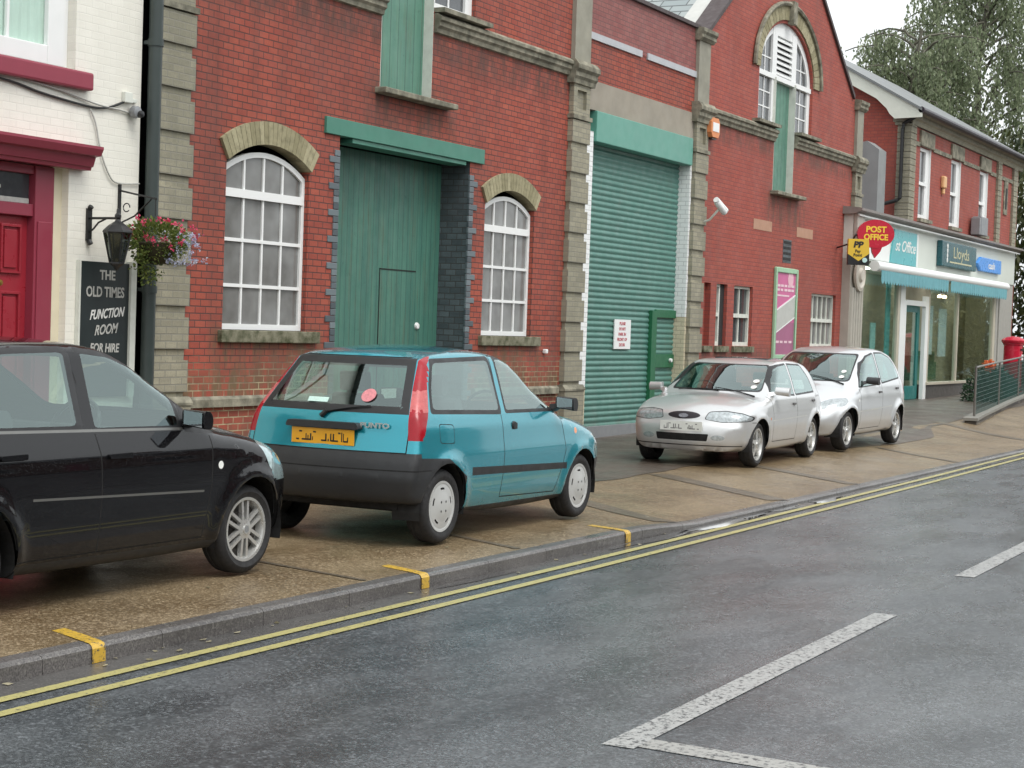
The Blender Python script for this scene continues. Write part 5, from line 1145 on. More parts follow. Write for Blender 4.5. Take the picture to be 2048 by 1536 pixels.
def wheel(par, x, side, yo, R_, S, wd=.185):
    """tyre and rim; side +1 is the car's left"""
    ya, s = yo * side, side; c = (x, 0, R_)
    wh_ = bpy.data.objects.new('wheel', None); 
    t = MB(); rr = S['rim']
    prof = [(rr + .004, ya - s * .012), (rr + .03, ya - s * .002), (R_ - .045, ya + s * .004), (R_ - .016, ya - s * .008), (R_ - .002, ya - s * .03), (R_, ya - s * .06), (R_ - .004, ya - s * .064), (R_, ya - s * .07), (R_, ya - s * .115), (R_ - .004, ya - s * .12), (R_, ya - s * .125), (R_ - .003, ya - s * (wd - .03)), (R_ - .03, ya - s * wd), (rr + .02, ya - s * wd), (rr - .02, ya - s * (wd - .03)), (rr - .025, ya - s * .09)]
    t.lathe(prof, c, 'y', 40); ty = t.build('wheel', RUBT, par, smooth=True, world=False)
    m = MB(); k = S['spokes']; yr = ya - s * .016
    m.lathe([(rr + .006, yr + s * .003), (rr + .006, yr + s * .008), (rr - .012, yr + s * .006), (rr - .02, yr - s * .012), (rr - .028, yr - s * .05)], c, 'y', 40)
    if S['style'] == 'cap':
        N = 60; rad = [0, .035, .07, .10, .13, rr - .045, rr - .02]
        for i in range(N):
            for j in range(len(rad) - 1):
                a0, a1 = 2 * PI * i / N, 2 * PI * (i + 1) / N; am = ((a0 + a1) / 2 - PI / 2) % (2 * PI / k); am = min(am, 2 * PI / k - am)
                if j == 5 - 1 and am < .23: continue
                h = lambda r: yr + s * (.018 - .018 * (r / rr) ** 2 + (.006 if r < .08 else 0)); p = lambda r, a: (x + r * math.cos(a), h(r), R_ + r * math.sin(a))
                m.quad(p(rad[j], a0), p(rad[j + 1], a0), p(rad[j + 1], a1), p(rad[j], a1))
        m.lathe([(rr - .02, yr + s * .003), (rr, yr + s * .006)], c, 'y', 40)
        rm = m.build('rim', CAPM, ty, smooth=True, world=False)
        d = MB()
        for i in range(4): a = PI / 4 + i * PI / 2; d.lathe([(.010, yr + s * .0235), (0, yr + s * .0235)], (x + .05 * math.cos(a), 0, R_ + .05 * math.sin(a)), 'y', 8)
        d.build('wheel_bolts', BLACK, rm, world=False)
    else:
        m.lathe([(.0, yr + s * .012), (.03, yr + s * .012), (.034, yr + s * .004), (.062, yr + s * .0), (.066, yr - s * .03)], c, 'y', 30)
        def spoke(a, r0, r1, w0, w1):
            ca, sa = math.cos(a), math.sin(a)
            m.prism([(r0, -w0), (r1, -w1), (r1, w1), (r0, w0)], lambda p: (x + p[0] * ca - p[1] * sa, yr + s * (.0 if p[0] < .1 else -.006), R_ + p[0] * sa + p[1] * ca), lambda p: (x + p[0] * ca - p[1] * sa, yr - s * .03, R_ + p[0] * sa + p[1] * ca))
        for i in range(k):
            a = PI / 2 + 2 * PI * i / k
            if S['style'] == 'double':
                for q in (-1, 1):
                    ca, sa = math.cos(a), math.sin(a); off = q * .022; o2 = q * .030
                    m.prism([(.05, off - .011), (rr - .015, o2 - .011), (rr - .015, o2 + .011), (.05, off + .011)], lambda p: (x + p[0] * ca - p[1] * sa, yr + s * (.0 if p[0] < .1 else -.005), R_ + p[0] * sa + p[1] * ca), lambda p: (x + p[0] * ca - p[1] * sa, yr - s * .03, R_ + p[0] * sa + p[1] * ca))
            else: spoke(a, .045, rr - .012, .026, .020)
        rm = m.build('rim', RIMM, ty, smooth=True, world=False)
        MB().lathe([(.022, yr + s * .0125), (0, yr + s * .0125)], c, 'y', 16).build('centre_badge', S.get('badge', GREYM), rm, world=False)
        n_ = MB()
        for i in range(4): a = .4 + i * PI / 2; n_.lathe([(.008, yr + s * .001), (0, yr + s * .001)], (x + .045 * math.cos(a), 0, R_ + .045 * math.sin(a)), 'y', 8)
        n_.build('wheel_bolts', BLACK, rm, world=False)
    MB().lathe([(rr - .02, ya - s * .07), (.02, ya - s * .07)], c, 'y', 24).lathe([(.12, ya - s * .05), (.12, ya - s * .066), (.0, ya - s * .05)], c, 'y', 24).build('brake_disc', P('brake_grey', (.06, .055, .05), .6), ty, smooth=True, world=False)
    return ty
def build_car(S):
    root = thing('parked_car', S['label'], 'car', S['loc'], S['yaw'], 'cars parked in front of the hall')
    F = car_field(S); V, Fc = surface_nets(F, (S['x0'], -1.02, .1), (S['x1'], 1.02, S['h'] + .1), S.get('step', .034))
    bm = bmesh.new(); vs_ = [bm.verts.new(tuple(v)) for v in V]
    for f in Fc:
        try: bm.faces.new([vs_[i] for i in f])
        except ValueError: pass
    bm.normal_update()
    mats = []; names = []
    for (nm, mt) in S['index']: names.append(nm); mats.append(mt)
    IX = {k: i for i, (k, _) in enumerate(S['index'])}
    for c in S['cuts']:
        view, poly, key = c[:3]; lim = c[3] if len(c) > 3 else None
        cut(bm, view, poly, IX[key], lim); bm.normal_update()
    # wheel openings
    for wx in (0, S['wb']):
        cut(bm, 'side', circ((wx, S['wr']), S['arch'], 26) , IX['hole'], lambda p: p.z < .8)
    bmesh.ops.delete(bm, geom=[f for f in bm.faces if f.material_index == IX['hole']], context='FACES')
    nb = bm.copy()
    # body and its separate parts
    bodykeys = S['bodykeys']; allm = [m for _, m in S['index']]
    def extract(keys, name, parent, split=False, inset=0.):
        ids = {IX[k] for k in keys if k in IX}; fs = [f for f in bm.faces if f.material_index in ids]
        if not fs: return []
        groups = [fs]
        if split:
            rest = set(fs); groups = []
            while rest:
                st = [rest.pop()]; g = list(st)
                while st:
                    f = st.pop()
                    for e in f.edges:
                        for o in e.link_faces:
                            if o in rest: rest.discard(o); st.append(o); g.append(o)
                if len(g) > 2: groups.append(g)
        res = []
        for g in groups:
            vm = {}; vv = []; ff = []; mi = []; order = sorted(ids); mm = {k: i for i, k in enumerate(order)}
            for f in g:
                q = []
                for v in f.verts:
                    if v not in vm: vm[v] = len(vv); vv.append(tuple(v.co + v.normal * inset))
                    q.append(vm[v])
                ff.append(q); mi.append(mm[f.material_index])
            me = bpy.data.meshes.new(name); me.from_pydata(vv, [], ff)
            for k in order: me.materials.append(allm[k])
            me.polygons.foreach_set('material_index', mi); me.polygons.foreach_set('use_smooth', [True] * len(ff)); me.update()
            o = bpy.data.objects.new(name, me); scene.collection.objects.link(o); o.parent = parent; res.append(o)
            if inset == 0:
                me.normals_split_custom_set_from_vertices([tuple(v.normal) for v in vm])
        return res
    bm.normal_update()
    body = extract(bodykeys, 'body', root)[0]
    for keys, name in S['parts']: extract(keys, name, root, True)
    # liner behind the painted skin so that the cabin looks dark inside
    gi = {IX[k] for k in S['glass']}
    ln_ = MB()
    for f in bm.faces:
        if f.material_index in gi or f.calc_center_median().z < .35: continue
        ln_.quad(*[tuple(v.co - v.normal * .028) for v in reversed(f.verts)])
    me = bpy.data.meshes.new('cabin_lining'); me.from_pydata(ln_.v, [], ln_.f); me.materials.append(CABIN); o = bpy.data.objects.new('cabin_lining', me); scene.collection.objects.link(o); o.parent = root
    nb.free(); bm.free()
    wi = S['wi']
    u = MB().box(S['x0'] + .35, S['x1'] - .4, -wi + .2, wi - .2, .27, .5)
    for wx in (0, S['wb']):
        for s in (-1, 1): u.lathe([(S['arch'] + .012, s * (wi - .02)), (S['arch'] + .03, s * (wi - .25)), (.0, s * (wi - .252))], (wx, 0, S['wr']), 'y', 20, arc=(-.25, PI + .25))
    u.tube([(-.05, -wi + .2, .25), (-.05, wi - .2, .25)], .03, 8); u.build('underbody', UNDER, root, world=False)
    if S.get('exhaust'): MB().tube([(S['x0'] + .2, S['exhaust'], .24), (S['x0'] + .09, S['exhaust'], .235)], .022, 10).build('exhaust', GREYM, root, world=False)
    for wx in (0, S['wb']):
        for s in (-1, 1): wheel(root, wx, s, S['track'], S['wr'], S)
    # cabin furniture
    fx, bz = S['seat'], S['belt']
    for s in (-1, 1):
        m = MB(); m.prism(rounded([(fx - .45, .45), (fx + .1, .42), (fx + .12, .58), (fx - .22, .6), (fx - .42, bz + .12), (fx - .52, bz + .1)], .06), lambda p: (p[0], s * .36 - .22, p[1]), lambda p: (p[0], s * .36 + .22, p[1]))
        m.prism(rounded([(fx - .55, bz + .13), (fx - .45, bz + .13), (fx - .47, bz + .29), (fx - .56, bz + .29)], .03), lambda p: (p[0], s * .36 - .12, p[1]), lambda p: (p[0], s * .36 + .12, p[1])); m.build('seat', SEATM, root, world=False)
    m = MB(); m.prism(rounded([(fx - 1.25, .5), (fx - .8, .45), (fx - .8, .58), (fx - 1.08, .6), (fx - 1.22, bz - .02), (fx - 1.32, bz - .02)], .06), lambda p: (p[0], -.55, p[1]), lambda p: (p[0], .55, p[1])); m.build('rear_seat', SEATM, root, world=False)
    MB().prism(rounded([(fx + .5, .5), (fx + .9, .5), (fx + .95, bz - .06), (fx + .6, bz - .02), (fx + .48, bz - .10)], .05), lambda p: (p[0], -.60, p[1]), lambda p: (p[0], .60, p[1])).build('dashboard', CABIN, root, world=False)
    cw = Vector((fx + .36, -.36, bz - .02)); ring = [cw + Vector((math.sin(.42) * .18 * math.cos(t), .18 * math.sin(t), math.cos(.42) * .18 * math.cos(t))) for t in [2 * PI * i / 20 for i in range(20)]]
    MB().tube(ring, .014, 6, close=True).tube([cw, cw + Vector((.2, 0, -.08))], .03, 8).tube([cw + Vector((0, -.17, 0)), cw + Vector((0, .17, 0))], .014, 6).build('steering_wheel', BLACK, root, smooth=True, world=False)
    # door mirrors
    for s in (-1, 1):
        mx_, mz_ = S['mirror']; yw = interp(mz_, S['w']) + 0; m = MB()
        m.prism(rounded([(-.05, -.055), (.05, -.06), (.07, .0), (.04, .05), (-.05, .06)], .03), lambda p: (mx_ + p[0], s * (yw + .03), mz_ + .06 + p[1] * .9), lambda p: (mx_ + p[0] * .8 - .02, s * (yw + .21), mz_ + .05 + p[1]))
        m.prism([(-.06, -.02), (.09, -.03), (.06, .04), (-.04, .04)], lambda p: (mx_ + p[0] + .04, s * (yw - .05), mz_ + p[1]), lambda p: (mx_ + p[0] * .5, s * (yw + .05), mz_ + .03 + p[1] * .6))
        mo = m.build('door_mirror', S['mirror_mat'], root, bevel=.012, world=False, smooth=True)
        MB().quad((mx_ - .052, s * (yw + .045), mz_ + .02), (mx_ - .064, s * (yw + .195), mz_ + .005), (mx_ - .064, s * (yw + .195), mz_ + .095), (mx_ - .052, s * (yw + .045), mz_ + .105)).build('mirror_glass', P('mirror_silver', (.6, .65, .68), .05, metal=1), mo, world=False)
    for (mb_, name, mt) in S['extra'](F): mb_.build(name, mt, root, smooth=True, world=False)
    return root
def on_skin(F, p, d):
    """push a point along d until it meets the car's skin"""
    p = np.array(p, float); d = np.array(d, float); t = 0.; q = p.copy()
    for i in range(400):
        q = p + d * t
        if F(q[None])[0] < 0: break
        t += .004
    return Vector(q)
def plate(F, x, zc, w_=.52, h_=.111, front=True, tilt=0.):
    s = 1 if front else -1; q = on_skin(F, (x + s * .5, 0, zc), (-s, 0, 0)); X0 = q.x + s * .012
    m = MB().box(X0 - .004, X0 + .004, -w_ / 2, w_ / 2, zc - h_ / 2, zc + h_ / 2); g = MB(); rnd = random.Random(3)
    yy = -w_ / 2 + .05
    while yy < w_ / 2 - .05:                # blurred characters
        ww = rnd.uniform(.007, .013); k = rnd.random()
        if abs(yy - .02) > .02:
            if k < .6: g.box(X0 + s * .0042, X0 + s * .0052, yy, yy + ww, zc - .036, zc + rnd.uniform(-.02, .036))
            if k > .4: g.box(X0 + s * .0042, X0 + s * .0052, yy, yy + ww * 2.0, zc - .038 + (.06 if k > .75 else 0), zc - .026 + (.06 if k > .75 else 0))
        yy += ww * 2.0
    return m, g
def wiper(F, p0, p1, n=6, off=.012):
    """arm lying on the glass from p0 to p1 (points near the skin), pushed on along -normal"""
    pts = []
    for i in range(n + 1):
        q = np.array(p0) + (np.array(p1) - np.array(p0)) * i / n
        for _ in range(5):
            f = F(q[None])[0]; g = np.array([(F((q + e)[None])[0] - F((q - e)[None])[0]) / .004 for e in np.eye(3) * .002]); q = q - (f - off) * g / (g @ g)
        pts.append(tuple(q))
    return pts
MIR = lambda poly: [(-p[0], p[1]) for p in poly]
def gap(a, b): return ('side', seg_poly(a, b, .009), 'gap')

# --- small blue-green three-door hatchback seen from behind
TEALP = paint('teal_metallic', (.010, .27, .34), .5, .22, grime=.14)
pr = [(-.05, .25), (-.42, .315), (-.52, .35), (-.56, .50), (-.555, .56), (-.545, .64), (-.525, .70, 1), (-.485, .86), (-.455, .98), (-.385, 1.09), (-.13, 1.39), (-.05, 1.445), (.2, 1.482), (.6, 1.50), (1.0, 1.49), (1.30, 1.45), (1.48, 1.38), (1.75, 1.21), (2.17, .985), (2.28, .955), (2.6, .90), (2.92, .81), (3.08, .70), (3.15, .58), (3.165, .42), (3.12, .27), (2.95, .20), (1.2, .18)]
rw = [(.07, 1.385), (.99, 1.405), (.925, .985), (-.15, 1.015), (-.07, 1.2)]
dw = [(1.105, 1.405), (1.30, 1.40), (1.5, 1.355), (1.66, 1.27), (1.82, 1.145), (1.90, 1.04), (1.90, .985), (1.03, .99)]
lampR = [(-.70, .80), (-.36, .80), (-.31, .84), (-.28, .90), (-.20, 1.02), (-.11, 1.2), (.0, 1.44), (-.3, 1.44), (-.45, 1.2), (-.50, 1.02), (-.70, .99)]
lr = [(.695, .80), (.95, .80), (.95, 1.44), (.53, 1.44), (.60, 1.2), (.665, 1.0)]
wrw = rounded([(-.645, 1.0), (.645, 1.0), (.515, 1.395), (-.515, 1.395)], .04)
LR = lambda p: p.x < .1 and p.z > .79
S1 = dict(label='teal blue three-door hatchback seen from behind, between the black car and the silver ones', loc=(11.53, 7.47, .02), yaw=0.012, prof=pr, wb=2.45, wr=.285, arch=.335, rim=.19, spokes=5, style='cap',
    w=[(.15, .70), (.22, .745), (.32, .775), (.5, .805), (.66, .812), (.75, .80), (.88, .785), (.97, .762), (1.1, .71), (1.25, .65), (1.40, .585), (1.5, .55)],
    taper=[(-.6, .03), (-.35, .015), (0, .0), (2.3, 0), (2.7, .02), (3.0, .09), (3.2, .16)], crown=[(-.6, .04), (-.3, .08), (0, .15), (1.4, .15), (2.2, .10), (3.2, .10)],
    bow=[(-.6, -.16), (-.1, -.16), (.5, 0), (1.2, .05), (1.6, .22), (2.3, .22), (3.2, .34)], r=[(-.6, .05), (0, .055), (1.5, .07), (2.2, .09), (2.8, .14), (3.2, .2)],
    x0=-.72, x1=3.3, h=1.5, step=.033, wi=.79, track=.775, seat=1.0, belt=.98, mirror=(1.93, .98), mirror_mat=RUB, exhaust=None,
    index=[('paint', TEALP), ('gap', GAP), ('black', RUB), ('seal', SEAL), ('hole', UNDER), ('lamp_r', LENSR), ('lamp_p', LENSP), ('hlamp', LENSW), ('rwin', CARGLASS), ('dwin', CARGLASS), ('rearglass', CARGLASS), ('screen', CARGLASS), ('ind', LENSO), ('trim', RUB)],
    bodykeys=['paint', 'gap', 'seal', 'black'], glass=['rwin', 'dwin', 'rearglass', 'screen'],
    parts=[(['lamp_r', 'lamp_p'], 'tail_lamp'), (['hlamp'], 'headlamp'), (['rwin', 'dwin'], 'side_window'), (['rearglass'], 'rear_window'), (['screen'], 'windscreen'), (['ind'], 'side_indicator'), (['trim'], 'rubbing_strip')],
    cuts=[('side', [(-1, .15), (.30, .15), (.30, .5), (.0, .655), (-1, .70)], 'black', lambda p: p.x < .32 and p.z < .74), ('side', [(2.5, .15), (3.4, .15), (3.4, .52), (2.45, .52)], 'black', lambda p: p.x > 2.45 and p.z < .6),
        ('rear', [(-1, .15), (1, .15), (1, .705), (-1, .705)], 'black', lambda p: p.x < -.3 and p.z < .73),
        ('side', [(.2, .1), (2.3, .1), (2.3, .235), (.2, .25)], 'black'),
        gap((.925, .985), (.93, .30)), gap((.93, .295), (1.95, .27)), gap((1.95, .27), (2.08, .62)), gap((2.08, .62), (2.0, .97)), gap((.925, .985), (1.03, 1.43)), gap((1.03, 1.43), (1.5, 1.395)), gap((1.5, 1.395), (1.93, 1.07)),
        ('rear', seg_poly((-.69, .705), (.69, .705), .010), 'gap', lambda p: p.x < -.3), ('rear', seg_poly((-.95, .575), (.95, .575), .010), 'gap', lambda p: p.x < -.2), ('side', seg_poly((-.5, .575), (-.30, .575), .010), 'gap', lambda p: p.x < -.28), ('rear', seg_poly((.695, .70), (.69, .9), .009), 'gap', lambda p: p.x < -.3), ('rear', seg_poly((-.695, .70), (-.69, .9), .009), 'gap', lambda p: p.x < -.3), ('rear', seg_poly((-.48, 1.41), (.48, 1.41), .009), 'gap', lambda p: p.x < .1),
        ('side', rounded([(-.10, .92), (.12, .91), (.12, .76), (-.10, .77)], .03), 'gap', lambda p: p.y < 0), ('side', rounded([(-.094, .914), (.114, .904), (.114, .766), (-.094, .776)], .03), 'paint', lambda p: p.y < 0),
        ('side', rounded(grow(rw, .022), .04), 'seal', lambda p: p.z > .9), ('side', rounded(grow(rw, -.012), .05), 'rwin', lambda p: p.z > .9), ('side', rounded(grow(dw, .022), .03), 'seal', lambda p: p.z > .9), ('side', rounded(grow(dw, -.006), .03), 'dwin', lambda p: p.z > .9),
        ('rear', [(-.665, .99), (.665, .99), (.53, 1.405), (-.53, 1.405)], 'seal', lambda p: p.x < .2 and p.z > .95), ('rear', wrw, 'seal', lambda p: p.x < .2), ('rear', grow(wrw, -.045), 'rearglass', lambda p: p.x < .2 and p.z > .95),
        ('rear', lr, 'lamp_r', LR), ('rear', MIR(lr), 'lamp_r', LR), ('side', lampR, 'lamp_r', lambda p: p.x < .12 and p.z > .79 and abs(p.y) > np.interp(p.z, [.8, 1.0, 1.2, 1.44], [.70, .67, .60, .53])),
        ('side', [(-.9, 1.0), (.3, 1.0), (.3, 1.17), (-.9, 1.17)], 'lamp_p', lambda p: False),
        ('front', rounded([(-.50, 1.0), (.50, 1.0), (.45, 1.37), (-.45, 1.37)], .05), 'screen', lambda p: p.x > 1.2 and p.z > .97 and p.z < 1.42),
        ('front', [(.38, .60), (.78, .62), (.78, .74), (.40, .70)], 'hlamp', lambda p: p.x > 2.6), ('front', [(-.38, .60), (-.78, .62), (-.78, .74), (-.40, .70)], 'hlamp', lambda p: p.x > 2.6),
        ('side', circ((2.29, .785), .028, 10), 'ind'), ('side', [(.40, .50), (2.11, .46), (2.11, .515), (.40, .565)], 'trim')])
def band(p): return p.z > 1.0 and p.z < 1.17
def ex1(F):
    L = []
    m, g = plate(F, -.55, .80, w_=.56, h_=.118, front=False); L += [(m, 'number_plate', PLY), (g, 'plate_marks', INKB)]
    X0 = m.v[0][0]
    L.append((MB().prism(rounded([(-.33, .865), (.33, .865), (.31, .915), (-.31, .915)], .02), lambda p: (X0 - .022, p[0], p[1]), lambda p: (X0 + .05, p[0], p[1])), 'plate_lamp_bar', RUB))
    L.append((MB().lathe([(0, -.014), (.018, -.012), (.022, 0)], (X0 + .008, .0, .69 + .02), 'x', 12), 'lock', GREYM))
    w_ = MB(); w_.tube(wiper(F, (-.45, -.0, .985), (-.42, -.36, 1.055)), [.016, .011, .009, .008, .007, .006, .005], 6).tube(wiper(F, (-.50, .04, .955), (-.45, .0, .985), 3, .02), .02, 6); L.append((w_, 'rear_wiper', BLACK))
    q = on_skin(F, (1.12, -1.1, .865), (0, 1, 0)); L.append((MB().lathe([(0, -.018), (.03, -.014), (.034, .004)], (q.x, q.y, .87), 'y', 14).prism(rounded([(-.05, -.03), (.05, -.03), (.05, .03), (-.05, .03)], .015), lambda p: (q.x + .01 + p[0], q.y - .006, .86 + p[1]), lambda p: (q.x + .01 + p[0], q.y + .02, .86 + p[1])), 'door_handle', RUB))
    s = MB(); n = wiper(F, (-.36, -.30, 1.13), (-.36, -.30, 1.13), 1, .004)[0]
    s.prism([(.062 * math.cos(2 * PI * i / 18), .062 * math.sin(2 * PI * i / 18)) for i in range(18)], lambda p: (n[0] + p[1] * .62, n[1] + p[0], n[2] + p[1] * .78), lambda p: (n[0] + p[1] * .62 - .003, n[1] + p[0], n[2] + p[1] * .78 + .002)); L.append((s, 'round_sticker', P('pink_sticker', (.60, .22, .24), .4, var=.5, scale=60)))
    n = wiper(F, (-.40, .12, 1.07), (-.40, .12, 1.07), 1, .004)[0]
    L.append((MB().prism([(-.09, -.022), (.09, -.022), (.09, .022), (-.09, .022)], lambda p: (n[0] + p[1] * .6, n[1] + p[0], n[2] + p[1] * .8), lambda p: (n[0] + p[1] * .6 - .003, n[1] + p[0], n[2] + p[1] * .8 + .002)), 'permit_sticker', P('pale_sticker', (.50, .68, .62), .5, var=.3, scale=70)))
    return L
S1['extra'] = ex1
c1 = build_car(S1)
for o in [o for o in c1.children if o.name.startswith('tail_lamp')]:      # paler band across each tail lamp
    me = o.data; ms = list(me.materials)
    k = [i for i, m in enumerate(ms) if m == LENSP]
    if k:
        for p_ in me.polygons:
            if 1.02 < p_.center.z < 1.17: p_.material_index = k[0]
tq = [o for o in c1.children if o.name.startswith('plate_lamp_bar')][0]
text('badge_lettering', 'PUNTO', .052, P('badge_grey', (.5, .5, .48), .3, metal=.6), Vector((11.53, 7.47, .02)) + on_skin(car_field(S1), (-1.2, -.43, .90), (1, 0, 0)) + Vector((-.022, 0, 0)), (.14, -1, 0), (0, 0, 1), c1, .003, sx=1.35, bold=.002)

# --- black tall hatchback at the left edge
BLK = paint('black_paint', (.003, .003, .004), .0, .25, 1., .04, .0)
w1 = [(-.10, 1.40), (.45, 1.435), (.895, 1.445), (.87, 1.02), (-.18, 1.035)]
w2 = [(1.01, 1.44), (1.26, 1.415), (1.46, 1.345), (1.63, 1.25), (1.745, 1.165), (1.76, .995), (1.0, 1.005)]
qw = [(1.79, 1.17), (1.95, 1.06), (2.12, .935), (1.80, .955)]
hl = [(2.56, .86), (2.66, .89), (2.8, .89), (3.4, .80), (3.4, .60), (2.78, .60), (2.66, .70)]
S2 = dict(label='black five-door car with alloy wheels, nearest the pub door', loc=(6.80, 7.66, .02), yaw=0.0, wb=2.485, wr=.292, arch=.352, rim=.205, spokes=6, style='double',
    prof=[(-.35, .22), (-.68, .26), (-.80, .36), (-.83, .6), (-.79, .9), (-.68, 1.1), (-.52, 1.36), (-.35, 1.44), (.0, 1.49), (.45, 1.515), (.8, 1.52), (1.15, 1.505), (1.45, 1.43), (1.8, 1.265), (2.18, 1.06), (2.32, 1.01), (2.6, .97), (2.9, .89), (3.1, .79), (3.2, .66), (3.24, .48), (3.20, .28), (3.0, .205), (1.2, .19)],
    w=[(.15, .74), (.22, .78), (.30, .82), (.45, .845), (.64, .862), (.80, .858), (.86, .850), (.93, .822), (.99, .795), (1.1, .755), (1.45, .635), (1.55, .58)],
    taper=[(-.8, .09), (-.4, .03), (0, 0), (2.3, 0), (2.7, .03), (3.0, .12), (3.3, .22)], crown=[(-.6, .05), (0, .09), (1.4, .09), (2.2, .12), (3.2, .10)],
    bow=[(-.8, -.14), (-.1, -.14), (.5, 0), (1.2, .05), (1.6, .22), (2.3, .22), (3.2, .36)], r=[(-.6, .10), (0, .085), (1.5, .07), (2.2, .09), (2.8, .13), (3.2, .2)], flare=.024,
    x0=-1.0, x1=3.4, h=1.55, step=.034, wi=.83, track=.80, seat=.95, belt=1.0, mirror=(1.80, .99), mirror_mat=BLK,
    index=[('paint', BLK), ('gap', GAP), ('black', RUB), ('seal', SEAL), ('hole', UNDER), ('hlamp', P('clear_lamp', (.42, .55, .56), .1, var=.4, scale=18, coat=1., metal=.4)), ('rwin', CARGLASS), ('dwin', CARGLASS), ('rearglass', CARGLASS), ('screen', CARGLASS), ('ind', STICK), ('trim', P('dull_chrome', (.20, .20, .19), .35, metal=.6)), ('lamp_r', LENSR), ('fog', LENSW), ('grille', RUB)],
    bodykeys=['paint', 'gap', 'seal', 'black'], glass=['rwin', 'dwin', 'rearglass', 'screen'],
    parts=[(['lamp_r'], 'tail_lamp'), (['hlamp'], 'headlamp'), (['rwin', 'dwin'], 'side_window'), (['rearglass'], 'rear_window'), (['screen'], 'windscreen'), (['ind'], 'side_indicator'), (['trim'], 'trim_strip'), (['grille'], 'grille')],
    cuts=[('side', [(.3, .1), (2.3, .1), (2.3, .26), (.3, .27)], 'black'), gap((.99, 1.0), (1.01, .29)), gap((1.01, .29), (1.98, .29)), gap((1.98, .29), (2.02, .60)), gap((2.02, .60), (2.03, .93)), gap((.08, .65), (-.2, 1.03)), gap((.90, 1.45), (.99, 1.0)), gap((.33, .29), (1.0, .29)),
        gap((2.12, .955), (2.6, .875)), ('side', rounded(grow(w1, .03), .05), 'seal', lambda p: p.z > .95), ('side', rounded(grow(w1, -.004), .05), 'rwin', lambda p: p.z > .95), ('side', rounded(grow(w2, .03), .03), 'seal', lambda p: p.z > .95), ('side', rounded(grow(w2, -.004), .03), 'dwin', lambda p: p.z > .95), ('side', rounded(qw, .015), 'seal', lambda p: p.z > .9),
        ('side', seg_poly((.905, 1.44), (.885, 1.02), .05), 'black', lambda p: p.z > 1.02), ('side', seg_poly((.985, 1.44), (.965, 1.01), .08), 'paint', lambda p: p.z > 1.0),
        ('side', seg_poly((-.2, 1.018), (1.79, .978), .016), 'trim'), ('side', seg_poly((.44, .632), (1.95, .585), .014), 'trim'),
        ('rear', rounded([(-.56, 1.0), (.56, 1.0), (.48, 1.38), (-.48, 1.38)], .05), 'rearglass', lambda p: p.x < 0 and p.z > .97), ('rear', [(.62, .75), (.95, .75), (.95, 1.2), (.62, 1.2)], 'lamp_r', lambda p: p.x < -.5), ('rear', [(-.62, .75), (-.95, .75), (-.95, 1.2), (-.62, 1.2)], 'lamp_r', lambda p: p.x < -.5),
        ('front', rounded([(-.55, 1.06), (.55, 1.06), (.50, 1.42), (-.50, 1.42)], .05), 'screen', lambda p: p.x > 1.2 and p.z > 1.02),
        ('front', [(.40, .60), (.95, .62), (.95, .84), (.42, .78)], 'hlamp', lambda p: p.x > 2.7), ('front', [(-.40, .60), (-.95, .62), (-.95, .84), (-.42, .78)], 'hlamp', lambda p: p.x > 2.7), ('side', hl, 'hlamp', lambda p: p.x > 2.5),
        ('front', rounded([(-.36, .58), (.36, .58), (.34, .74), (-.34, .74)], .03), 'grille', lambda p: p.x > 2.8), ('front', rounded([(-.45, .28), (.45, .28), (.45, .42), (-.45, .42)], .03), 'grille', lambda p: p.x > 2.8),
        ('side', circ((2.11, .74), .026, 12), 'ind')])
def handles(F, spots, mat, name='door_handle', sgn=-1, ln=.10):
    L = []
    for x, z in spots:
        for s in (-1, 1):
            q = on_skin(F, (x, s * 1.1, z), (0, -s, 0)); m = MB()
            m.prism(rounded([(-ln, -.014), (ln, -.016), (ln, .016), (-ln, .012)], .01), lambda p: (x + p[0], q.y + s * .022, z + p[1]), lambda p: (x + p[0], q.y + s * .006, z + p[1]))
            for e in (-1, 1): m.prism(rounded([(-.015, -.012), (.015, -.012), (.015, .012), (-.015, .012)], .004), lambda p: (x + e * (ln - .016) + p[0], q.y + s * .007, z + p[1]), lambda p: (x + e * (ln - .016) + p[0], q.y - s * .02, z + p[1]))
            L.append((m, name, mat))
    return L
S2['extra'] = lambda F: handles(F, ((1.15, .845), (.29, .875)), BLK)
build_car(S2)

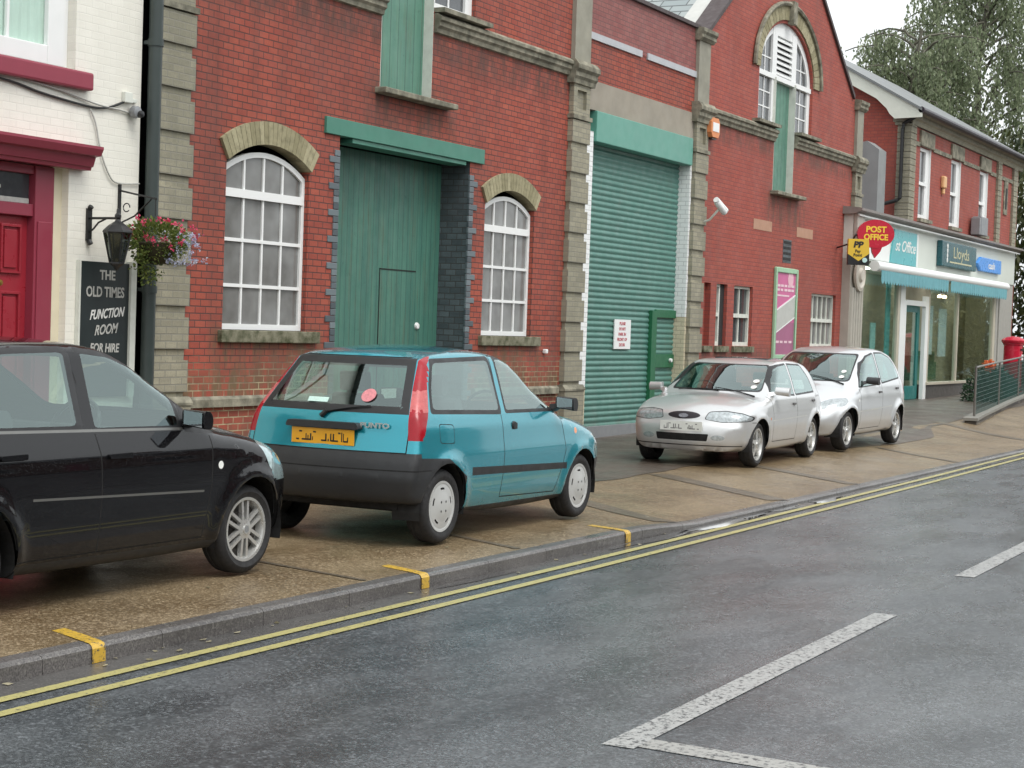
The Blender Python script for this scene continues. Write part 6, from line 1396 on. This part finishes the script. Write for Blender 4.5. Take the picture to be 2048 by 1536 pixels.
# --- silver five-door hatchback facing the camera
SIL = paint('silver_metallic', (.60, .61, .61), .5, .30, grime=.15)
w1 = [(1.83, .925), (1.60, 1.09), (1.36, 1.235), (1.20, 1.27), (.86, 1.29), (.92, .895)]
w2 = [(.78, 1.29), (.22, 1.275), (.08, 1.14), (.0, 1.0), (-.02, .925), (.84, .90)]
S3 = dict(label='silver five-door hatchback with an oval grille, facing the camera', loc=(23.55, 8.52, .012), yaw=3.175, wb=2.40, wr=.285, arch=.335, rim=.20, spokes=5, style='star',
    prof=[(-.35, .22), (-.52, .26), (-.60, .36), (-.62, .55), (-.58, .78), (-.50, .93), (-.36, 1.14), (-.18, 1.29), (.1, 1.345), (.55, 1.37), (1.0, 1.355), (1.3, 1.30), (1.6, 1.17), (2.05, .945), (2.17, .905), (2.5, .865), (2.82, .79), (3.0, .715), (3.07, .66), (3.10, .58), (3.15, .50), (3.16, .36), (3.12, .25), (2.95, .195), (1.2, .18)],
    w=[(.15, .70), (.22, .75), (.32, .785), (.5, .81), (.66, .815), (.78, .80), (.86, .785), (.93, .75), (1.1, .69), (1.3, .60), (1.42, .55)],
    taper=[(-.6, .09), (-.3, .03), (0, 0), (2.2, 0), (2.6, .02), (2.9, .08), (3.15, .16)], crown=[(-.6, .05), (0, .09), (1.4, .09), (2.2, .12), (3.2, .12)],
    bow=[(-.6, -.14), (-.1, -.14), (.5, 0), (1.2, .05), (1.6, .22), (2.2, .24), (3.2, .36)], r=[(-.6, .10), (0, .08), (1.5, .06), (2.2, .09), (2.8, .13), (3.2, .17)], flare=.018,
    x0=-.75, x1=3.3, h=1.4, step=.034, wi=.785, track=.77, seat=.95, belt=.90, mirror=(1.80, .90), mirror_mat=SIL,
    index=[('paint', SIL), ('gap', GAP), ('black', RUB), ('seal', SEAL), ('hole', UNDER), ('hlamp', LENSW), ('rwin', CARGLASS), ('dwin', CARGLASS), ('rearglass', CARGLASS), ('screen', CARGLASS), ('ind', LENSO), ('trim', P('pale_strip', (.55, .56, .54), .35, metal=.4)), ('lamp_r', LENSR), ('fog', LENSW), ('grille', P('grille_black', (.02, .016, .02), .35)), ('intake', GAP)],
    bodykeys=['paint', 'gap', 'seal', 'black'], glass=['rwin', 'dwin', 'rearglass', 'screen'],
    parts=[(['lamp_r'], 'tail_lamp'), (['hlamp'], 'headlamp'), (['fog'], 'fog_lamp'), (['rwin', 'dwin'], 'side_window'), (['rearglass'], 'rear_window'), (['screen'], 'windscreen'), (['ind'], 'side_indicator'), (['trim'], 'trim_strip'), (['grille'], 'grille'), (['intake'], 'air_intake')],
    cuts=[gap((.87, .90), (.88, .30)), gap((.88, .30), (1.86, .30)), gap((1.86, .30), (1.96, .88)), gap((.02, .62), (-.1, .9)), ('side', rounded(grow(w1, .02), .03), 'seal', lambda p: p.z > .85), ('side', rounded(grow(w1, -.004), .03), 'dwin', lambda p: p.z > .85), ('side', rounded(grow(w2, .02), .03), 'seal', lambda p: p.z > .85), ('side', rounded(grow(w2, -.004), .03), 'rwin', lambda p: p.z > .85), ('side', seg_poly((.825, 1.33), (.885, .87), .055), 'paint', lambda p: p.z > .86),
        ('side', seg_poly((.40, .60), (1.93, .575), .018), 'trim'), ('rear', rounded([(-.52, .93), (.52, .93), (.47, 1.27), (-.47, 1.27)], .05), 'rearglass', lambda p: p.x < 0 and p.z > .9),
        ('rear', [(.52, .66), (.95, .66), (.95, .86), (.52, .86)], 'lamp_r', lambda p: p.x < -.4), ('rear', [(-.52, .66), (-.95, .66), (-.95, .86), (-.52, .86)], 'lamp_r', lambda p: p.x < -.4),
        ('front', rounded([(-.625, .935), (.625, .935), (.53, 1.285), (-.53, 1.285)], .05), 'seal', lambda p: p.x > 1.1 and p.z > .9), ('front', rounded([(-.605, .955), (.605, .955), (.515, 1.27), (-.515, 1.27)], .05), 'screen', lambda p: p.x > 1.1 and p.z > .9),
        ('front', rounded([(.27, .60), (.31, .70), (.50, .715), (.70, .69), (.80, .64), (.78, .585), (.50, .565)], .03), 'gap', lambda p: p.x > 2.6), ('front', rounded([(-.27, .60), (-.31, .70), (-.50, .715), (-.70, .69), (-.80, .64), (-.78, .585), (-.50, .565)], .03), 'gap', lambda p: p.x > 2.6),
        ('front', rounded([(.28, .604), (.318, .694), (.50, .706), (.70, .682), (.79, .636), (.77, .592), (.50, .573)], .03), 'hlamp', lambda p: p.x > 2.6), ('front', rounded([(-.28, .604), (-.318, .694), (-.50, .706), (-.70, .682), (-.79, .636), (-.77, .592), (-.50, .573)], .03), 'hlamp', lambda p: p.x > 2.6),
        ('front', [(.215 * math.cos(2 * PI * i / 24), .645 + .048 * math.sin(2 * PI * i / 24)) for i in range(24)], 'grille', lambda p: p.x > 2.8), ('front', rounded([(-.33, .33), (.33, .33), (.35, .42), (-.35, .42)], .015), 'intake', lambda p: p.x > 2.8),
        ('front', [(.46 + .085 * math.cos(2 * PI * i / 16), .375 + .035 * math.sin(2 * PI * i / 16)) for i in range(16)], 'fog', lambda p: p.x > 2.7), ('front', [(-.46 + .085 * math.cos(2 * PI * i / 16), .375 + .035 * math.sin(2 * PI * i / 16)) for i in range(16)], 'fog', lambda p: p.x > 2.7),
        ('front', seg_poly((-.7, .275), (.7, .275), .012), 'gap', lambda p: p.x > 2.7), ('front', seg_poly((.78, .57), (.95, .56), .008), 'gap', lambda p: p.x > 2.4), ('front', seg_poly((-.78, .57), (-.95, .56), .008), 'gap', lambda p: p.x > 2.4),
        ('side', circ((2.02, .60), .02, 8), 'ind')])
def front_bits(F, xw0, xw1, zw, yr, stick):
    L = []
    m, g = plate(F, 3.1, .51, w_=.56, h_=.12, front=True); L += [(m, 'number_plate', PLW), (g, 'plate_marks', P('grey_marks', (.18, .18, .18), .6))]
    w_ = MB(); w_.tube(wiper(F, (xw0, .10, zw), (xw1, -.50, zw + .03)), [.012, .01, .009, .008, .007, .006, .005], 6).tube(wiper(F, (xw0, .60, zw - .02), (xw1, .02, zw + .05)), [.012, .01, .009, .008, .007, .006, .005], 6); L.append((w_, 'wiper', BLACK))
    for (yy, zz) in stick:
        x0 = on_skin(F, (3.3, yy, zz), (-1, 0, 0)); n = (x0.x + .008, yy, zz)
        L.append((MB().prism([(.042 * math.cos(2 * PI * i / 14), .042 * math.sin(2 * PI * i / 14)) for i in range(14)], lambda p: (n[0] - p[1] * .85, n[1] + p[0], n[2] + p[1] * .5), lambda p: (n[0] - p[1] * .85 + .003, n[1] + p[0], n[2] + p[1] * .5 + .003)), 'tax_disc', STICK))
    return L
def ex3(F):
    L = handles(F, ((1.02, .775), (.12, .80)), P('handle_grey', (.10, .10, .10), .5), ln=.055) + front_bits(F, 2.08, 2.02, .955, 0, ((.50, .995), (.49, 1.07)))
    q = on_skin(F, (3.3, 0, .64), (-1, 0, 0)); L.append((MB().prism([(.062 * math.cos(2 * PI * i / 20), .026 * math.sin(2 * PI * i / 20)) for i in range(20)], lambda p: (q.x + .002, p[0], .64 + p[1]), lambda p: (q.x + .014, p[0], .64 + p[1])), 'grille_badge', P('badge_blue_silver', (.40, .43, .50), .25, metal=.5)))
    a = wiper(F, (.2, -.1, 1.37), (.95, -.1, 1.37), 4, .012); L.append((MB().prism(rounded([(.35, -.38), (.95, -.38), (.95, .38), (.35, .38)], .06), lambda p: (p[0], p[1], 1.362 - .09 * p[1] ** 2), lambda p: (p[0], p[1], 1.375 - .09 * p[1] ** 2)), 'sunroof', DGLASS))
    return L
S3['extra'] = ex3
build_car(S3)

# --- silver rounded hatchback behind it
SIL2 = paint('silver_blue_metallic', (.62, .64, .65), .5, .30, grime=.15)
w1 = [(1.98, .93), (1.78, 1.10), (1.53, 1.27), (1.25, 1.375), (.90, 1.425), (.96, .975)]
w2 = [(.81, 1.43), (.40, 1.43), (.10, 1.36), (-.06, 1.22), (-.12, 1.06), (.88, .985)]
S4 = dict(label='silver rounded tall hatchback, farthest car, parked by the poster board', loc=(27.55, 8.45, .035), yaw=3.125, wb=2.446, wr=.292, arch=.345, rim=.205, spokes=5, style='star',
    prof=[(-.3, .24), (-.52, .30), (-.62, .42), (-.63, .62), (-.59, .86), (-.52, 1.05), (-.34, 1.30), (-.08, 1.45), (.4, 1.515), (.8, 1.52), (1.15, 1.48), (1.5, 1.375), (1.9, 1.175), (2.22, .995), (2.4, .94), (2.7, .85), (2.92, .72), (3.03, .58), (3.08, .42), (3.02, .27), (2.85, .21), (1.2, .20)],
    w=[(.15, .70), (.24, .76), (.4, .81), (.6, .835), (.8, .83), (.95, .80), (1.05, .765), (1.45, .615), (1.55, .56)],
    taper=[(-.6, .10), (-.3, .04), (0, 0), (2.2, 0), (2.6, .03), (2.9, .12), (3.15, .2)], crown=[(-.6, .05), (0, .10), (1.4, .10), (2.2, .14), (3.2, .12)],
    bow=[(-.6, -.18), (-.1, -.16), (.5, 0), (1.2, .05), (1.6, .22), (2.2, .26), (3.2, .40)], r=[(-.6, .13), (0, .11), (1.5, .08), (2.2, .11), (2.8, .15), (3.2, .2)], flare=.03,
    x0=-.78, x1=3.25, h=1.56, step=.036, wi=.80, track=.785, seat=.95, belt=.97, mirror=(1.72, .97), mirror_mat=RUB,
    index=[('paint', SIL2), ('gap', GAP), ('black', RUB), ('seal', SEAL), ('hole', UNDER), ('hlamp', LENSW), ('rwin', CARGLASS), ('dwin', CARGLASS), ('rearglass', CARGLASS), ('screen', CARGLASS), ('ind', STICK), ('trim', P('pale_strip', (.55, .56, .54), .35)), ('lamp_r', LENSR), ('intake', GAP)],
    bodykeys=['paint', 'gap', 'seal', 'black'], glass=['rwin', 'dwin', 'rearglass', 'screen'],
    parts=[(['lamp_r'], 'tail_lamp'), (['hlamp'], 'headlamp'), (['rwin', 'dwin'], 'side_window'), (['rearglass'], 'rear_window'), (['screen'], 'windscreen'), (['ind'], 'side_indicator'), (['trim'], 'trim_strip'), (['intake'], 'air_intake')],
    cuts=[gap((.92, .98), (.94, .33)), gap((.94, .31), (1.95, .30)), gap((1.95, .30), (2.02, .9)), gap((.04, .66), (-.12, 1.0)), ('side', rounded(grow(w1, .02), .03), 'seal', lambda p: p.z > .9), ('side', rounded(grow(w1, -.004), .03), 'dwin', lambda p: p.z > .9), ('side', rounded(grow(w2, .02), .05), 'seal', lambda p: p.z > .9), ('side', rounded(grow(w2, -.004), .05), 'rwin', lambda p: p.z > .9),
        ('side', seg_poly((.44, .62), (2.05, .565), .02), 'trim'), ('rear', rounded([(-.52, 1.0), (.52, 1.0), (.45, 1.38), (-.45, 1.38)], .05), 'rearglass', lambda p: p.x < 0 and p.z > .97), ('rear', [(.58, .8), (.95, .8), (.95, 1.25), (.58, 1.25)], 'lamp_r', lambda p: p.x < -.3), ('rear', [(-.58, .8), (-.95, .8), (-.95, 1.25), (-.58, 1.25)], 'lamp_r', lambda p: p.x < -.3),
        ('front', rounded([(-.64, 1.0), (.64, 1.0), (.55, 1.42), (-.55, 1.42)], .06), 'seal', lambda p: p.x > 1.1 and p.z > .95), ('front', rounded([(-.62, 1.02), (.62, 1.02), (.53, 1.40), (-.53, 1.40)], .06), 'screen', lambda p: p.x > 1.1 and p.z > .95),
        ('front', rounded([(.34, .64), (.60, .76), (.80, .78), (.80, .66), (.5, .60)], .03), 'hlamp', lambda p: p.x > 2.5), ('front', rounded([(-.34, .64), (-.60, .76), (-.80, .78), (-.80, .66), (-.5, .60)], .03), 'hlamp', lambda p: p.x > 2.5), ('front', rounded([(-.4, .30), (.4, .30), (.4, .40), (-.4, .40)], .02), 'intake', lambda p: p.x > 2.6), ('front', rounded([(-.28, .56), (.28, .56), (.26, .61), (-.26, .61)], .02), 'intake', lambda p: p.x > 2.6),
        ('side', circ((2.08, .735), .022, 10), 'ind')])
S4['extra'] = lambda F: handles(F, ((1.05, .845), (.16, .89)), P('handle_grey', (.10, .10, .10), .5), ln=.06) + front_bits(F, 2.14, 2.06, 1.02, 0, ((.50, 1.07), (.49, 1.15)))
build_car(S4)

# every piece that stands clear of the rest becomes an object of its own
def split_clear(o, gap=.12):
    me = o.data; n = len(me.vertices)
    if n == 0 or len(me.polygons) < 2: return
    par = list(range(n))
    def fd(a):
        while par[a] != a: par[a] = par[par[a]]; a = par[a]
        return a
    for p in me.polygons:
        v = p.vertices; r = fd(v[0])
        for k in v[1:]: par[fd(k)] = r
    isl = {}
    for i in range(n): isl.setdefault(fd(i), []).append(i)
    if len(isl) < 2 or len(isl) > 900: return
    co = np.array([v.co[:] for v in me.vertices]); ks = list(isl); bb = [(co[isl[k]].min(0) - gap / 2, co[isl[k]].max(0) + gap / 2) for k in ks]; g = list(range(len(ks)))
    def f2(a):
        while g[a] != a: g[a] = g[g[a]]; a = g[a]
        return a
    for i in range(len(ks)):
        for j in range(i + 1, len(ks)):
            if (bb[i][0] <= bb[j][1]).all() and (bb[j][0] <= bb[i][1]).all(): g[f2(i)] = f2(j)
    roots = sorted({f2(i) for i in range(len(ks))})
    if len(roots) < 2 or len(roots) > 12: return
    grp = {}
    for i, k in enumerate(ks):
        for v in isl[k]: grp[v] = f2(i)
    for r in roots[1:]:
        m2 = me.copy(); bm = bmesh.new(); bm.from_mesh(m2); bm.verts.ensure_lookup_table(); bmesh.ops.delete(bm, geom=[v for v in bm.verts if grp[v.index] != r], context='VERTS'); bm.to_mesh(m2); bm.free()
        c = o.copy(); c.data = m2; scene.collection.objects.link(c); c.parent = o.parent
    bm = bmesh.new(); bm.from_mesh(me); bm.verts.ensure_lookup_table(); bmesh.ops.delete(bm, geom=[v for v in bm.verts if grp[v.index] != roots[0]], context='VERTS'); bm.to_mesh(me); bm.free()
KEEP = ('lettering', 'crown', 'foliage', 'flower', 'blue_f', 'pink_f', 'underline', 'vent', 'mesh', 'plate_marks', 'wheel', 'rim', 'underbody', 'body', 'cabin', 'bulb', 'yellow', 'kerb', 'branches', 'seat', 'slat', 'ramp', 'string_band', 'steering')
for o in [o for o in scene.objects if o.type == 'MESH' and o.parent is not None and not o.name.startswith(KEEP)]: split_clear(o)
